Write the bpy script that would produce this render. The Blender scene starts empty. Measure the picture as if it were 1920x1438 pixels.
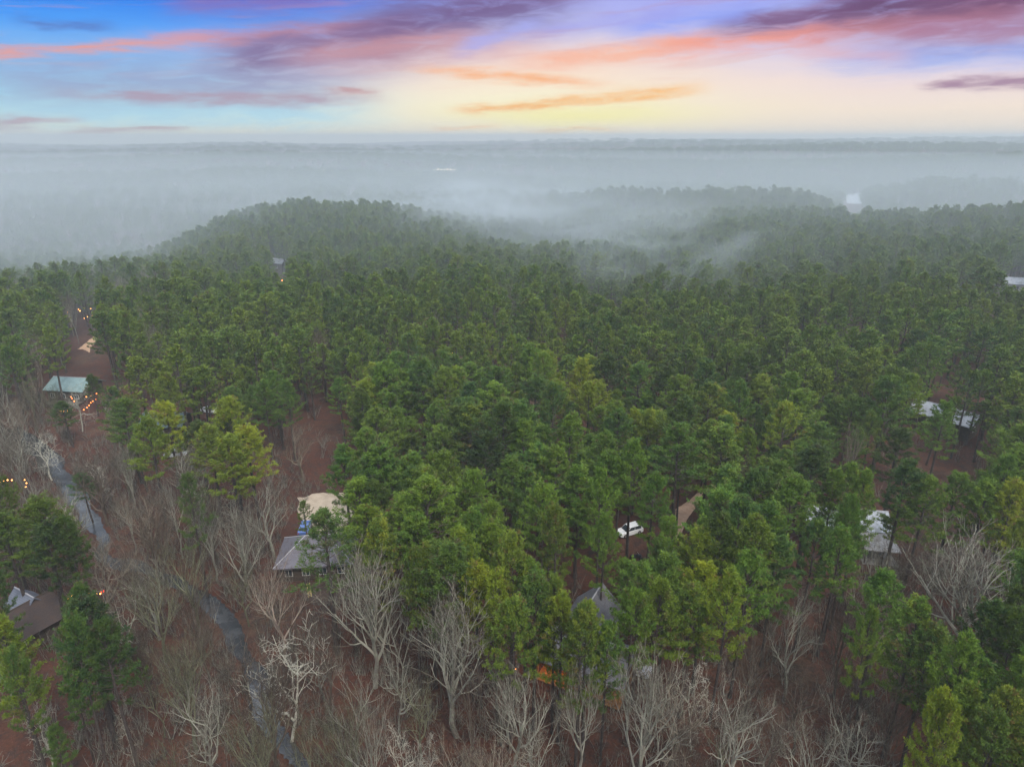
import bpy, math, random
import numpy as np
from mathutils import Vector, Matrix
R = math.radians
SC = bpy.context.scene
COL = SC.collection

# ------------------------------------------------------------------ camera, light, exposure
CAM_H = 65.0
PITCH = R(19.8)
FPX = 1280.0                      # focal length in pixels of the 1920 px wide photograph
cam_d = bpy.data.cameras.new('camera'); cam = bpy.data.objects.new('camera', cam_d); COL.objects.link(cam)
cam_d.sensor_width = 36; cam_d.lens = 24; cam_d.clip_end = 20000; cam_d.clip_start = 0.5
cam.location = (0, 0, CAM_H); cam.rotation_euler = (R(90) - PITCH, 0, 0)
SC.camera = cam
SC.view_settings.view_transform = 'Standard'; SC.view_settings.look = 'None'
SC.view_settings.exposure = 0.0; SC.view_settings.gamma = 1
SC.cycles.max_bounces = 5; SC.cycles.diffuse_bounces = 2; SC.cycles.glossy_bounces = 2
SC.cycles.transmission_bounces = 2; SC.cycles.transparent_max_bounces = 6; SC.cycles.volume_bounces = 1
SC.cycles.volume_step_rate = 2.0; SC.cycles.volume_max_steps = 96
SC.cycles.use_denoising = True

SUN_EL, SUN_AZ = 52, 150          # a soft glow through thin cloud, behind the right shoulder
sd = bpy.data.lights.new('sun', 'SUN'); sd.energy = 2.6; sd.angle = R(14); sd.color = (1, .93, .84)
sun = bpy.data.objects.new('sun', sd); COL.objects.link(sun)
sun.rotation_euler = (R(90 - SUN_EL), 0, R(180 - SUN_AZ))


def lin(c):
    c = c / 255.0
    return c / 12.92 if c <= .04045 else ((c + .055) / 1.055) ** 2.4


def rgb(r, g, b):
    return (lin(r), lin(g), lin(b), 1)


class NT:
    """tiny expression helper for node trees"""
    def __init__(s, nt): s.nt = nt; s.n = nt.nodes; s.l = nt.links

    def _in(s, sock, v):
        if hasattr(v, 'is_output') or isinstance(v, bpy.types.NodeSocket): s.l.new(v, sock)
        else: sock.default_value = v

    def m(s, op, a, b=0.0, c=0.0, clamp=False):
        n = s.n.new('ShaderNodeMath'); n.operation = op; n.use_clamp = clamp
        s._in(n.inputs[0], a); s._in(n.inputs[1], b); s._in(n.inputs[2], c); return n.outputs[0]

    def mix(s, f, a, b, mode='MIX'):
        n = s.n.new('ShaderNodeMix'); n.data_type = 'RGBA'; n.blend_type = mode; n.clamp_factor = True
        s._in(n.inputs[0], f); s._in(n.inputs[6], a); s._in(n.inputs[7], b); return n.outputs[2]

    def ramp(s, f, stops, interp='LINEAR'):
        n = s.n.new('ShaderNodeValToRGB'); n.color_ramp.interpolation = interp; el = n.color_ramp.elements
        while len(el) < len(stops): el.new(0.5)
        for e, (p, c) in zip(el, stops): e.position = p; e.color = c
        s._in(n.inputs[0], f); return n.outputs[0]

    def smooth(s, x, a, b, lo=0., hi=1.):
        n = s.n.new('ShaderNodeMapRange'); n.interpolation_type = 'SMOOTHSTEP'
        s._in(n.inputs[0], x); n.inputs[1].default_value = a; n.inputs[2].default_value = b
        n.inputs[3].default_value = lo; n.inputs[4].default_value = hi; return n.outputs[0]

    def noise(s, vec, scale, detail=3, rough=.5, dist=0.):
        n = s.n.new('ShaderNodeTexNoise'); s._in(n.inputs['Vector'], vec); n.inputs['Scale'].default_value = scale
        n.inputs['Detail'].default_value = detail; n.inputs['Roughness'].default_value = rough
        n.inputs['Distortion'].default_value = dist; return n.outputs[0]

    def xyz(s, x, y, z):
        n = s.n.new('ShaderNodeCombineXYZ'); s._in(n.inputs[0], x); s._in(n.inputs[1], y); s._in(n.inputs[2], z); return n.outputs[0]


def px_dir(px, py):
    u = (px - 960) / FPX; v = (719 - py) / FPX
    c, s = math.cos(PITCH), math.sin(PITCH)
    return (u, c + v * s, v * c - s)


def px_azel(px, py):
    x, y, z = px_dir(px, py)
    return math.degrees(math.atan2(x, y)), math.degrees(math.atan2(z, math.hypot(x, y)))


def build_world():
    w = bpy.data.worlds.new('World'); SC.world = w; w.use_nodes = True
    nt = w.node_tree; nt.nodes.clear(); N = NT(nt)
    out = nt.nodes.new('ShaderNodeOutputWorld'); bg = nt.nodes.new('ShaderNodeBackground'); nt.links.new(bg.outputs[0], out.inputs[0])
    tc = nt.nodes.new('ShaderNodeTexCoord'); sep = nt.nodes.new('ShaderNodeSeparateXYZ'); nt.links.new(tc.outputs['Generated'], sep.inputs[0])
    x, y, z = sep.outputs
    az = N.m('MULTIPLY', N.m('ARCTAN2', x, y), 57.2958)
    hyp = N.m('SQRT', N.m('ADD', N.m('MULTIPLY', x, x), N.m('MULTIPLY', y, y)))
    el = N.m('MULTIPLY', N.m('ARCTAN2', z, hyp), 57.2958)
    # wavy displacement of the sky coordinates
    sv = N.xyz(N.m('MULTIPLY', az, .055), N.m('MULTIPLY', el, .28), 0.3)
    wn = N.m('SUBTRACT', N.noise(sv, 1.3, 5, .6), .5)
    sv2 = N.xyz(N.m('MULTIPLY', az, .12), N.m('ADD', N.m('MULTIPLY', el, 1.1), N.m('MULTIPLY', az, -.035)), 2.3)
    fn = N.m('SUBTRACT', N.noise(sv2, 1.6, 8, .62, .6), .5)
    elw = N.m('ADD', el, N.m('ADD', N.m('MULTIPLY', wn, 1.1), N.m('MULTIPLY', fn, .8)))
    t = N.m('DIVIDE', N.m('ADD', elw, 1.0), 14.0)
    left = N.ramp(t, [(0, rgb(222, 215, 200)), (.10, rgb(236, 228, 198)), (.17, rgb(205, 232, 228)), (.26, rgb(165, 222, 245)),
                      (.42, rgb(135, 195, 246)), (.58, rgb(70, 158, 250)), (.72, rgb(22, 122, 236)), (1, rgb(40, 100, 210))])
    right = N.ramp(t, [(0, rgb(215, 215, 212)), (.10, rgb(240, 226, 208)), (.20, rgb(250, 232, 215)), (.34, rgb(240, 222, 226)),
                       (.48, rgb(205, 205, 244)), (.62, rgb(160, 182, 250)), (.78, rgb(160, 165, 244)), (1, rgb(150, 130, 205))])
    side = N.smooth(N.m('ADD', az, N.m('MULTIPLY', wn, 16)), -16, 2)
    col = N.mix(side, left, right)
    # warm glow where the sun has gone down
    def glow(a0, e0, sa, se, c, k):
        nonlocal col
        da = N.m('DIVIDE', N.m('SUBTRACT', az, a0), sa); de = N.m('DIVIDE', N.m('SUBTRACT', elw, e0), se)
        g = N.m('EXPONENT', N.m('MULTIPLY', N.m('ADD', N.m('MULTIPLY', da, da), N.m('MULTIPLY', de, de)), -1.0))
        col = N.mix(N.m('MULTIPLY', g, k, clamp=True), col, c)
    glow(3, 3.9, 17, 3.6, rgb(255, 226, 206), .95)
    glow(2.0, 2.3, 15, 2.0, rgb(255, 248, 216), .98)
    glow(-14, 5.4, 6, 1.6, rgb(226, 190, 200), .55)
    glow(5, 1.6, 9, 1.0, rgb(253, 244, 160), .8)
    # general wispy streaks
    st = N.smooth(N.noise(N.xyz(N.m('MULTIPLY', az, .05), N.m('ADD', N.m('MULTIPLY', el, .62), N.m('MULTIPLY', az, -.05)), 7.1), 2.1, 9, .6, .35), .50, .68)
    stm = N.m('MULTIPLY', st, N.smooth(el, 2.0, 6.5, .0, .36))
    stc = N.mix(N.smooth(el, 3, 9), rgb(245, 190, 165), rgb(188, 142, 178))
    col = N.mix(stm, col, stc)
    # the large cloud bands: (px0,py0) -> (px1,py1), half thickness px, colour, strength
    bands = [((-60, 205), (660, 218), 20, (172, 228, 248), .7), ((1560, 112), (2000, 90), 16, (138, 172, 244), .75), ((1170, 56), (1430, 20), 11, (138, 160, 250), .7), ((640, 108), (1000, 88), 16, (236, 188, 186), .6),
             ((-60, 150), (640, 158), 30, (146, 142, 188), .6), ((150, 180), (660, 186), 7, (178, 142, 160), .7),
             ((-80, 104), (330, 78), 5, (230, 158, 148), .85), ((300, 78), (760, 46), 8, (226, 152, 150), .75),
             ((420, 108), (760, 62), 24, (128, 104, 150), .9), ((680, 62), (1080, -22), 34, (116, 92, 142), .9),
             ((560, 104), (900, 66), 11, (218, 158, 160), .6),
             ((330, 10), (620, -6), 12, (150, 105, 165), .6), ((40, 40), (200, 52), 5, (84, 112, 190), .7),
             ((980, 118), (1320, 84), 11, (252, 186, 158), .85), ((1240, 92), (1560, 56), 11, (246, 160, 140), .85),
             ((1480, 66), (1960, 6), 15, (226, 140, 134), .8), ((1350, 54), (1640, 12), 11, (120, 78, 122), .85),
             ((1560, 14), (2000, -12), 24, (104, 66, 108), .9), ((1680, 66), (2000, 46), 17, (170, 116, 148), .75),
             ((870, 206), (1090, 190), 5, (252, 188, 112), 1), ((1060, 192), (1300, 168), 7, (254, 198, 130), .95),
             ((800, 132), (1110, 156), 6, (253, 184, 132), .9), ((1500, 100), (1700, 108), 9, (236, 178, 178), .5),
             ((1740, 161), (1830, 157), 4, (162, 122, 152), .85), ((1800, 158), (1990, 150), 6, (160, 120, 152), .85),
             ((-40, 236), (60, 232), 7, (164, 136, 158), .85), ((20, 228), (140, 224), 4, (186, 148, 158), .75),
             ((120, 252), (220, 247), 4, (184, 150, 148), .75), ((180, 247), (345, 243), 3.5, (176, 140, 148), .75),
             ((820, 243), (930, 239), 3, (250, 200, 140), .6), ((620, 168), (700, 174), 4, (196, 138, 140), .7),
             ((1000, 60), (1300, 18), 9, (158, 158, 238), .55), ((1000, 246), (1150, 242), 3, (246, 202, 130), .6),
             ((860, 92), (1010, 44), 9, (166, 176, 250), .6)]
    ws = N.m('SUBTRACT', N.noise(N.xyz(N.m('MULTIPLY', az, .16), N.m('MULTIPLY', el, .9), 5.2), 1.7, 7, .62, .3), .5)
    brk = N.smooth(N.noise(N.xyz(N.m('MULTIPLY', az, .22), N.m('ADD', N.m('MULTIPLY', el, 1.0), N.m('MULTIPLY', az, -.06)), 9.4), 1.5, 7, .58, .6), .28, .60)
    elb = N.m('ADD', el, N.m('MULTIPLY', ws, 1.3))
    for (p0, p1, th, c, k) in bands:
        a0, e0 = px_azel(*p0); a1, e1 = px_azel(*p1); thd = th / FPX * 57.3 * 1.35; k = min(1, k * 1.05)
        sl = (e1 - e0) / (a1 - a0)
        line = N.m('ADD', N.m('MULTIPLY', N.m('SUBTRACT', az, a0), sl), e0)
        de = N.m('DIVIDE', N.m('SUBTRACT', elb, line), thd)
        g = N.m('EXPONENT', N.m('MULTIPLY', N.m('MULTIPLY', de, de), -1.0))
        soft = max(1.2, (a1 - a0) * .22)
        ends = N.m('MULTIPLY', N.smooth(az, a0 - soft, a0 + soft), N.smooth(az, a1 - soft, a1 + soft, 1, 0))
        f = N.m('MULTIPLY', N.m('MULTIPLY', g, ends), N.m('MULTIPLY', N.m('ADD', N.m('MULTIPLY', brk, .42), .58), k))
        col = N.mix(f, col, rgb(*c))
    # the rest of the dome: a physical sky under high thin cloud
    sky = nt.nodes.new('ShaderNodeTexSky'); sky.sky_type = 'NISHITA'; sky.sun_disc = False
    sky.sun_elevation = R(SUN_EL); sky.sun_rotation = R(SUN_AZ); sky.air_density = 1.4; sky.dust_density = 2.5
    cloud = N.mix(N.smooth(el, 0, 75), (.26, .30, .36, 1), (1.65, 1.76, 1.95, 1))       # overcast: three times brighter overhead than low down
    dome = N.mix(1.0, N.mix(1.0, sky.outputs[0], (SKY_K, SKY_K, SKY_K, 1), 'MULTIPLY'), cloud, 'ADD')
    behind = N.m('MULTIPLY', N.m('SUBTRACT', 1, N.smooth(el, 9.8, 24)), N.smooth(N.m('ABSOLUTE', az), 50, 85, 1, 0))
    col = N.mix(behind, dome, col)
    nt.links.new(col, bg.inputs[0]); bg.inputs[1].default_value = 1.0


SKY_K = 0.07
build_world()

# ------------------------------------------------------------------ helpers
rnd = random.Random(7)
_cache = {}


def nrm(v):
    l = math.sqrt(v[0] * v[0] + v[1] * v[1] + v[2] * v[2]) or 1
    return (v[0] / l, v[1] / l, v[2] / l)


class MB:
    """collects geometry for one mesh"""
    def __init__(s): s.v = []; s.f = []; s.m = []; s.a = []

    def face(s, pts, mat=0, a=0.5):
        b = len(s.v); s.v += pts; s.f.append(tuple(range(b, b + len(pts)))); s.m.append(mat); s.a += [a] * len(pts)

    def box(s, c, size, rz=0, mat=0, a=.5, taper=1.0):
        cx, cy, cz = c; sx, sy, sz = size[0] / 2, size[1] / 2, size[2] / 2
        co, si = math.cos(rz), math.sin(rz); b = len(s.v)
        for dz in (-1, 1):
            k = taper if dz > 0 else 1
            for dx, dy in ((-1, -1), (1, -1), (1, 1), (-1, 1)):
                x, y = dx * sx * k, dy * sy * k
                s.v.append((cx + x * co - y * si, cy + x * si + y * co, cz + dz * sz)); s.a.append(a)
        for q in ((0, 3, 2, 1), (4, 5, 6, 7), (0, 1, 5, 4), (1, 2, 6, 5), (2, 3, 7, 6), (3, 0, 4, 7)):
            s.f.append(tuple(b + i for i in q)); s.m.append(mat)

    def tube(s, pts, rad, n=5, mat=0, a=.5):
        b = len(s.v); k = len(pts)
        for i, p in enumerate(pts):
            q = pts[min(i + 1, k - 1)]; o = pts[max(i - 1, 0)]
            d = nrm((q[0] - o[0], q[1] - o[1], q[2] - o[2]))
            up = (0, 0, 1) if abs(d[2]) < .9 else (1, 0, 0)
            e = nrm((d[1] * up[2] - d[2] * up[1], d[2] * up[0] - d[0] * up[2], d[0] * up[1] - d[1] * up[0]))
            f = (d[1] * e[2] - d[2] * e[1], d[2] * e[0] - d[0] * e[2], d[0] * e[1] - d[1] * e[0])
            r = rad[i]
            for j in range(n):
                t = 2 * math.pi * j / n; c, sn = math.cos(t) * r, math.sin(t) * r
                s.v.append((p[0] + e[0] * c + f[0] * sn, p[1] + e[1] * c + f[1] * sn, p[2] + e[2] * c + f[2] * sn)); s.a.append(a)
        for i in range(k - 1):
            for j in range(n):
                s.f.append((b + i * n + j, b + i * n + (j + 1) % n, b + (i + 1) * n + (j + 1) % n, b + (i + 1) * n + j)); s.m.append(mat)

    def cyl(s, c, r, depth, axis='z', n=16, mat=0):
        h = depth / 2
        d = {'x': (h, 0, 0), 'y': (0, h, 0), 'z': (0, 0, h)}[axis]
        p0 = (c[0] - d[0], c[1] - d[1], c[2] - d[2]); p1 = (c[0] + d[0], c[1] + d[1], c[2] + d[2])
        b = len(s.v); s.tube([p0, p1], [r, r], n, mat)
        s.f.append(tuple(range(b, b + n))[::-1]); s.m.append(mat); s.f.append(tuple(range(b + n, b + 2 * n))); s.m.append(mat)

    def ball(s, c, r, n=8, k=5, mat=0):
        b = len(s.v)
        for i in range(1, k):
            ph = math.pi * i / k
            for j in range(n):
                t = 2 * math.pi * j / n
                s.v.append((c[0] + r * math.sin(ph) * math.cos(t), c[1] + r * math.sin(ph) * math.sin(t), c[2] + r * math.cos(ph))); s.a.append(.5)
        s.v += [(c[0], c[1], c[2] + r), (c[0], c[1], c[2] - r)]; s.a += [.5, .5]; tp = len(s.v) - 2
        for i in range(k - 2):
            for j in range(n):
                s.f.append((b + i * n + j, b + (i + 1) * n + j, b + (i + 1) * n + (j + 1) % n, b + i * n + (j + 1) % n)); s.m.append(mat)
        for j in range(n):
            s.f.append((tp, b + j, b + (j + 1) % n)); s.m.append(mat)
            s.f.append((tp + 1, b + (k - 2) * n + (j + 1) % n, b + (k - 2) * n + j)); s.m.append(mat)

    def mesh(s, name, mats):
        me = bpy.data.meshes.new(name); me.from_pydata(s.v, [], s.f)
        for m in mats: me.materials.append(m)
        me.polygons.foreach_set('material_index', s.m)
        at = me.attributes.new('shade', 'FLOAT', 'POINT'); at.data.foreach_set('value', s.a)
        me.update(); return me

    def obj(s, name, mats, parent=None, smooth=False):
        me = s.mesh(name, mats if isinstance(mats, (list, tuple)) else [mats])
        if smooth: me.polygons.foreach_set('use_smooth', [True] * len(me.polygons))
        o = bpy.data.objects.new(name, me); COL.objects.link(o); o.parent = parent
        return o


def tag(o, label=None, cat=None, group=None, kind=None):
    if label: o['label'] = label
    if cat: o['category'] = cat
    if group: o['group'] = group
    if kind: o['kind'] = kind
    return o


def empty(name, loc=(0, 0, 0), rz=0):
    o = bpy.data.objects.new(name, None); COL.objects.link(o); o.location = loc; o.rotation_euler = (0, 0, rz)
    o.empty_display_size = .5
    return o


def mat(name, fn=None, color=(.5, .5, .5, 1), rough=.8, metal=0.):
    m = bpy.data.materials.new(name); m.use_nodes = True; nt = m.node_tree; N = NT(nt)
    b = nt.nodes['Principled BSDF']; b.inputs['Base Color'].default_value = color
    b.inputs['Roughness'].default_value = rough; b.inputs['Metallic'].default_value = metal
    b.inputs['Specular IOR Level'].default_value = .3
    if fn: fn(N, b)
    return m


def emit(name, color, k):
    m = bpy.data.materials.new(name); m.use_nodes = True
    b = m.node_tree.nodes['Principled BSDF']; b.inputs['Base Color'].default_value = color
    b.inputs['Emission Color'].default_value = color; b.inputs['Emission Strength'].default_value = k
    return m


# ------------------------------------------------------------------ terrain
def sg(t):
    return 1 / (1 + np.exp(-np.clip(t, -40, 40)))


def gs(x, y, cx, cy, sx, sy, rot=0.):
    c, s = math.cos(rot), math.sin(rot)
    u = (x - cx) * c + (y - cy) * s; v = -(x - cx) * s + (y - cy) * c
    return np.exp(-(u / sx) ** 2 - (v / sy) ** 2)


def zbase(x, y):
    x = np.asarray(x, float); y = np.asarray(y, float)
    z = -27 * sg((y - 545) / 32)                                     # land drops behind the round hill
    z = z - 36 * sg((-x - .42 * y - 18) / 20) * sg((y - 335) / 40) * (1 - .8 * sg((y - 600) / 50))   # side valley on the left
    z = z + 8 * gs(x, y, -133, 450, 112, 75)                          # the round hill
    z = z + (24 + .022 * x) * np.exp(-((y - 640) / 80) ** 2) * sg((x + 40) / 55) * sg((290 - x) / 14)   # the long ridge beyond
    z = z + 15 * gs(x, y, -60, 720, 120, 80) + 25 * np.exp(-((y - 820) / 90) ** 2) * sg((x - 450) / 22)
    z = z + 19 * gs(x, y, -520, 860, 420, 130)                       # ridge on the left
    z = z - 17 * gs(x, y, 15, 450, 62, 110)
    z = z + 9 * gs(x, y, 330, 400, 90, 60) - 9 * gs(x, y, 330, 560, 60, 90)
    far = sg((y - 1000) / 120)
    z = z + far * (8 * np.sin(x / 310 + y / 700 + 1.0) + 15 * np.sin(y / 125 + x / 520 + .8 * np.sin(x / 400)) + 16 * np.clip((y - 1200) / 1400, 0, 2.2) + .012 * np.clip(x, -500, 1500) + 10)
    z = z + 1.3 * np.sin(x / 31 + 1) * np.sin(y / 37) + .5 * np.sin(x / 11.3 + y / 17) + .3 * np.sin(x / 5.1 - y / 6.3)
    return z


def ray_hit(px, py, h=0.0, f=None):
    """point of the photograph's sight line that lies h above the ground"""
    f = f or (lambda a, b: float(zbase(a, b)))
    d = px_dir(px, py); t = 20.0; prev = 20.0
    while t < 6000:
        x, y, z = d[0] * t, d[1] * t, CAM_H + d[2] * t
        if z <= f(x, y) + h:
            lo, hi = prev, t
            for _ in range(18):
                mi = (lo + hi) / 2
                if CAM_H + d[2] * mi <= f(d[0] * mi, d[1] * mi) + h: hi = mi
                else: lo = mi
            t = hi; return (d[0] * t, d[1] * t, CAM_H + d[2] * t - h, t)
        prev = t; t += max(1.5, t * .01)
    return (d[0] * t, d[1] * t, CAM_H + d[2] * t - h, t)


def project(x, y, z):
    c, s = math.cos(PITCH), math.sin(PITCH); dz = z - CAM_H
    dep = y * c - dz * s; up = y * s + dz * c
    return 960 + FPX * x / dep, 719 - FPX * up / dep, dep


STREAM_PX = [(20, 800), (60, 828), (95, 862), (128, 905), (160, 950), (188, 1000), (196, 1040), (250, 1056), (325, 1086), (385, 1122), (425, 1158),
             (455, 1210), (482, 1270), (500, 1330), (540, 1400), (590, 1470), (650, 1580)]
STREAM = [ray_hit(px, py, -.5)[:2] for px, py in STREAM_PX]


def smooth_line(pts, k=8):
    out = []
    n = len(pts)
    for i in range(n - 1):
        p0, p1, p2, p3 = pts[max(i - 1, 0)], pts[i], pts[i + 1], pts[min(i + 2, n - 1)]
        for j in range(k):
            t = j / k
            out.append(tuple(.5 * (2 * p1[a] + (p2[a] - p0[a]) * t + (2 * p0[a] - 5 * p1[a] + 4 * p2[a] - p3[a]) * t * t + (3 * p1[a] - p0[a] - 3 * p2[a] + p3[a]) * t ** 3) for a in range(len(p1))))
    out.append(pts[-1]); return out


SL = smooth_line(STREAM); SLA = np.array(SL)


def stream_dist(x, y):
    return float(np.min(np.hypot(SLA[:, 0] - x, SLA[:, 1] - y)))


def ground(x, y):
    z = float(zbase(x, y))
    if -160 < x < 20 and 30 < y < 200:
        d = stream_dist(x, y)
        if d < 16:
            w = 1.1 + 1.1 * float(sg((y - 118) / 8)) + .4 * math.sin(x * .55 + 1.3 * math.sin(y * .31)) + .3 * math.sin(y * 1.1 + x * .8)
            z -= 1.5 * math.exp(-(d / w) ** 4) + .5 * math.exp(-(d / 7) ** 2)
    return z


def leaf_litter(N, b):
    g = N.n.new('ShaderNodeNewGeometry').outputs['Position']
    n1 = N.noise(g, .045, 4, .6); n2 = N.noise(g, .6, 4, .7); n3 = N.noise(g, 3.2, 3, .7)
    c = N.ramp(n1, [(.30, (.038, .014, .009, 1)), (.46, (.072, .024, .013, 1)), (.58, (.085, .036, .021, 1)), (.72, (.085, .060, .036, 1))])
    c = N.mix(N.smooth(n2, .42, .70), c, (.040, .026, .022, 1))
    c = N.mix(N.smooth(n3, .52, .75, 0, .7), c, (.15, .065, .04, 1))
    c = N.mix(N.smooth(n3, .46, .28, 0, .8), c, (.022, .013, .011, 1))
    N.l.new(c, b.inputs['Base Color']); b.inputs['Roughness'].default_value = .95
    bp = N.n.new('ShaderNodeBump'); bp.inputs['Strength'].default_value = .8; bp.inputs['Distance'].default_value = .25
    N.l.new(n3, bp.inputs['Height']); N.l.new(bp.outputs[0], b.inputs['Normal'])


M_litter = mat('leaf_litter', leaf_litter)


def build_ground():
    ys = [-70.0]
    while ys[-1] < 6000:
        y = ys[-1]
        ys.append(y + (4 if y < 36 else .75 if y < 190 else 1.15 + (y - 190) * .018))
    nx = 420; V = []; F = []
    for y in ys:
        w = 120 + .95 * max(y, 0)
        for i in range(nx + 1):
            t = 2 * i / nx - 1
            V.append((w * t * (0.7 + .3 * abs(t)), y))
    A = np.array(V); Z = zbase(A[:, 0], A[:, 1])
    m = (A[:, 0] > -160) & (A[:, 0] < 20) & (A[:, 1] > 30) & (A[:, 1] < 200)
    for i in np.nonzero(m)[0]: Z[i] = ground(A[i, 0], A[i, 1])
    V3 = [(A[i, 0], A[i, 1], Z[i]) for i in range(len(A))]
    for r in range(len(ys) - 1):
        for i in range(nx):
            a = r * (nx + 1) + i; F.append((a, a + 1, a + nx + 2, a + nx + 1))
    me = bpy.data.meshes.new('ground'); me.from_pydata(V3, [], F); me.materials.append(M_litter)
    me.polygons.foreach_set('use_smooth', [True] * len(me.polygons))
    o = bpy.data.objects.new('ground', me); COL.objects.link(o)
    tag(o, 'reddish brown leaf litter covering the forest floor', kind='structure')


build_ground()


def water_mat(N, b):
    b.inputs['Base Color'].default_value = (.10, .11, .115, 1); b.inputs['Roughness'].default_value = .08
    b.inputs['Specular IOR Level'].default_value = .9
    g = N.n.new('ShaderNodeNewGeometry').outputs['Position']
    n = N.noise(g, 1.6, 4, .65); bp = N.n.new('ShaderNodeBump'); bp.inputs['Strength'].default_value = .3; bp.inputs['Distance'].default_value = .12
    N.l.new(n, bp.inputs['Height']); N.l.new(bp.outputs[0], b.inputs['Normal'])
    c = N.ramp(N.noise(g, .35, 5, .7), [(.40, (.02, .022, .025, 1)), (.66, (.06, .062, .066, 1))])
    N.l.new(c, b.inputs['Base Color'])


M_water = mat('creek_water', water_mat)


def build_stream():
    mb = MB(); L = []
    for i, (x, y) in enumerate(SL):
        q = SL[min(i + 1, len(SL) - 1)]; o = SL[max(i - 1, 0)]
        d = nrm((q[0] - o[0], q[1] - o[1], 0)); w = 3.2
        z = float(zbase(x, y)) - 1.05
        L.append(((x - d[1] * w, y + d[0] * w, z), (x, y, z), (x + d[1] * w, y - d[0] * w, z)))
    for a, b in zip(L, L[1:]):
        mb.face([a[0], a[1], b[1], b[0]]); mb.face([a[1], a[2], b[2], b[1]])
    tag(mb.obj('stream', M_water), 'narrow pale creek winding through the bare woods', kind='structure')


build_stream()


def patch(name, label, outline_px, color_a, color_b, lift=.05, kind='structure', water=False):
    """a bare sheet of sand, gravel or grass laid on the ground inside an outline of ground points"""
    P = [ray_hit(px, py)[:2] for px, py in outline_px]
    P = smooth_line(P + [P[0]], 5)[:-1]
    cx = sum(p[0] for p in P) / len(P); cy = sum(p[1] for p in P) / len(P)
    mb = MB(); rings = 7; rr = random.Random(name + label)
    jit = [1 + rr.uniform(-.07, .07) for _ in P]
    def pt(i, k):
        x = cx + (P[i][0] - cx) * k * jit[i]; y = cy + (P[i][1] - cy) * k * jit[i]
        return (x, y, (float(zbase(cx, cy)) + .4 if water else ground(x, y)) + lift)
    n = len(P)
    for r in range(rings):
        k0, k1 = r / rings, (r + 1) / rings
        for i in range(n):
            j = (i + 1) % n
            if r == 0: mb.face([pt(i, 0.001), pt(i, k1), pt(j, k1)])
            else: mb.face([pt(i, k0), pt(i, k1), pt(j, k1), pt(j, k0)])
    def f(N, b):
        g = N.n.new('ShaderNodeNewGeometry').outputs['Position']
        c = N.ramp(N.noise(g, .5, 5, .7), [(.35, color_a), (.65, color_b)]); N.l.new(c, b.inputs['Base Color'])
    o = mb.obj(name, mat(name + '_surface', f)); tag(o, label, kind=kind); return o


patch('gravel_drive', 'pale tan gravel drive behind the hip roofed house', [(560, 935), (585, 926), (620, 924), (650, 930), (660, 960), (640, 1000), (600, 1010), (585, 985), (562, 970)], (.33, .27, .20, 1), (.46, .38, .29, 1))
patch('dirt_track', 'pinkish bare dirt track in a gap in the pines', [(1252, 985), (1268, 955), (1290, 940), (1308, 925), (1318, 930), (1302, 955), (1288, 975), (1276, 1005), (1262, 1010)], (.36, .22, .15, 1), (.52, .36, .25, 1))
patch('dirt_clearing', 'small orange dirt clearing on the left above the pale green roof', [(146, 655), (160, 644), (172, 634), (182, 630), (178, 643), (170, 652), (168, 662), (158, 656)], (.40, .24, .15, 1), (.50, .33, .20, 1))
patch('lake', 'pale distant lake seen through the notch in the ridge', [(1585, 368), (1600, 364), (1616, 363), (1618, 372), (1612, 385), (1604, 398), (1592, 405), (1586, 396), (1590, 384)], (.30, .33, .36, 1), (.36, .39, .42, 1), water=True)
patch('field', 'pale open field glimpsed through the trunks on the long ridge', [(1430, 384), (1460, 378), (1500, 378), (1535, 382), (1530, 396), (1500, 402), (1460, 396)], (.5, .5, .5, 1), (.6, .6, .6, 1), lift=.3)
patch('grass_verge', 'dull tan worn ground in front of the hip roofed house', [(560, 1100), (620, 1085), (690, 1080), (700, 1110), (640, 1135), (580, 1130)], (.055, .035, .025, 1), (.085, .055, .038, 1))

# ------------------------------------------------------------------ vegetation materials
def needle_mat(N, b):
    oi = N.n.new('ShaderNodeObjectInfo')
    at = N.n.new('ShaderNodeAttribute'); at.attribute_name = 'shade'
    c = N.ramp(oi.outputs['Random'], [(0, (.010, .050, .018, 1)), (.12, (.018, .070, .020, 1)), (.3, (.038, .105, .016, 1)), (.5, (.062, .128, .014, 1)), (.72, (.088, .142, .012, 1)), (.9, (.016, .066, .024, 1)), (1, (.105, .145, .012, 1))])
    pat = N.smooth(N.noise(oi.outputs['Location'], .022, 3, .6), .36, .66)
    c = N.mix(N.m('MULTIPLY', pat, .36), c, (.100, .135, .014, 1))
    c = N.mix(N.m('MULTIPLY', at.outputs['Fac'], .55), c, (.190, .230, .020, 1))
    c = N.mix(N.smooth(at.outputs['Fac'], .12, .0, 0, .8), c, (.11, .075, .030, 1))
    c = N.mix(1.0, c, oi.outputs['Color'], 'MULTIPLY')
    N.l.new(c, b.inputs['Base Color']); b.inputs['Roughness'].default_value = .6; b.inputs['Specular IOR Level'].default_value = .25


def bark_mat(N, b):
    g = N.n.new('ShaderNodeTexCoord').outputs['Object']
    c = N.ramp(N.noise(g, 3.0, 4, .7), [(.35, (.035, .027, .024, 1)), (.65, (.085, .068, .060, 1))]); N.l.new(c, b.inputs['Base Color'])


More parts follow.
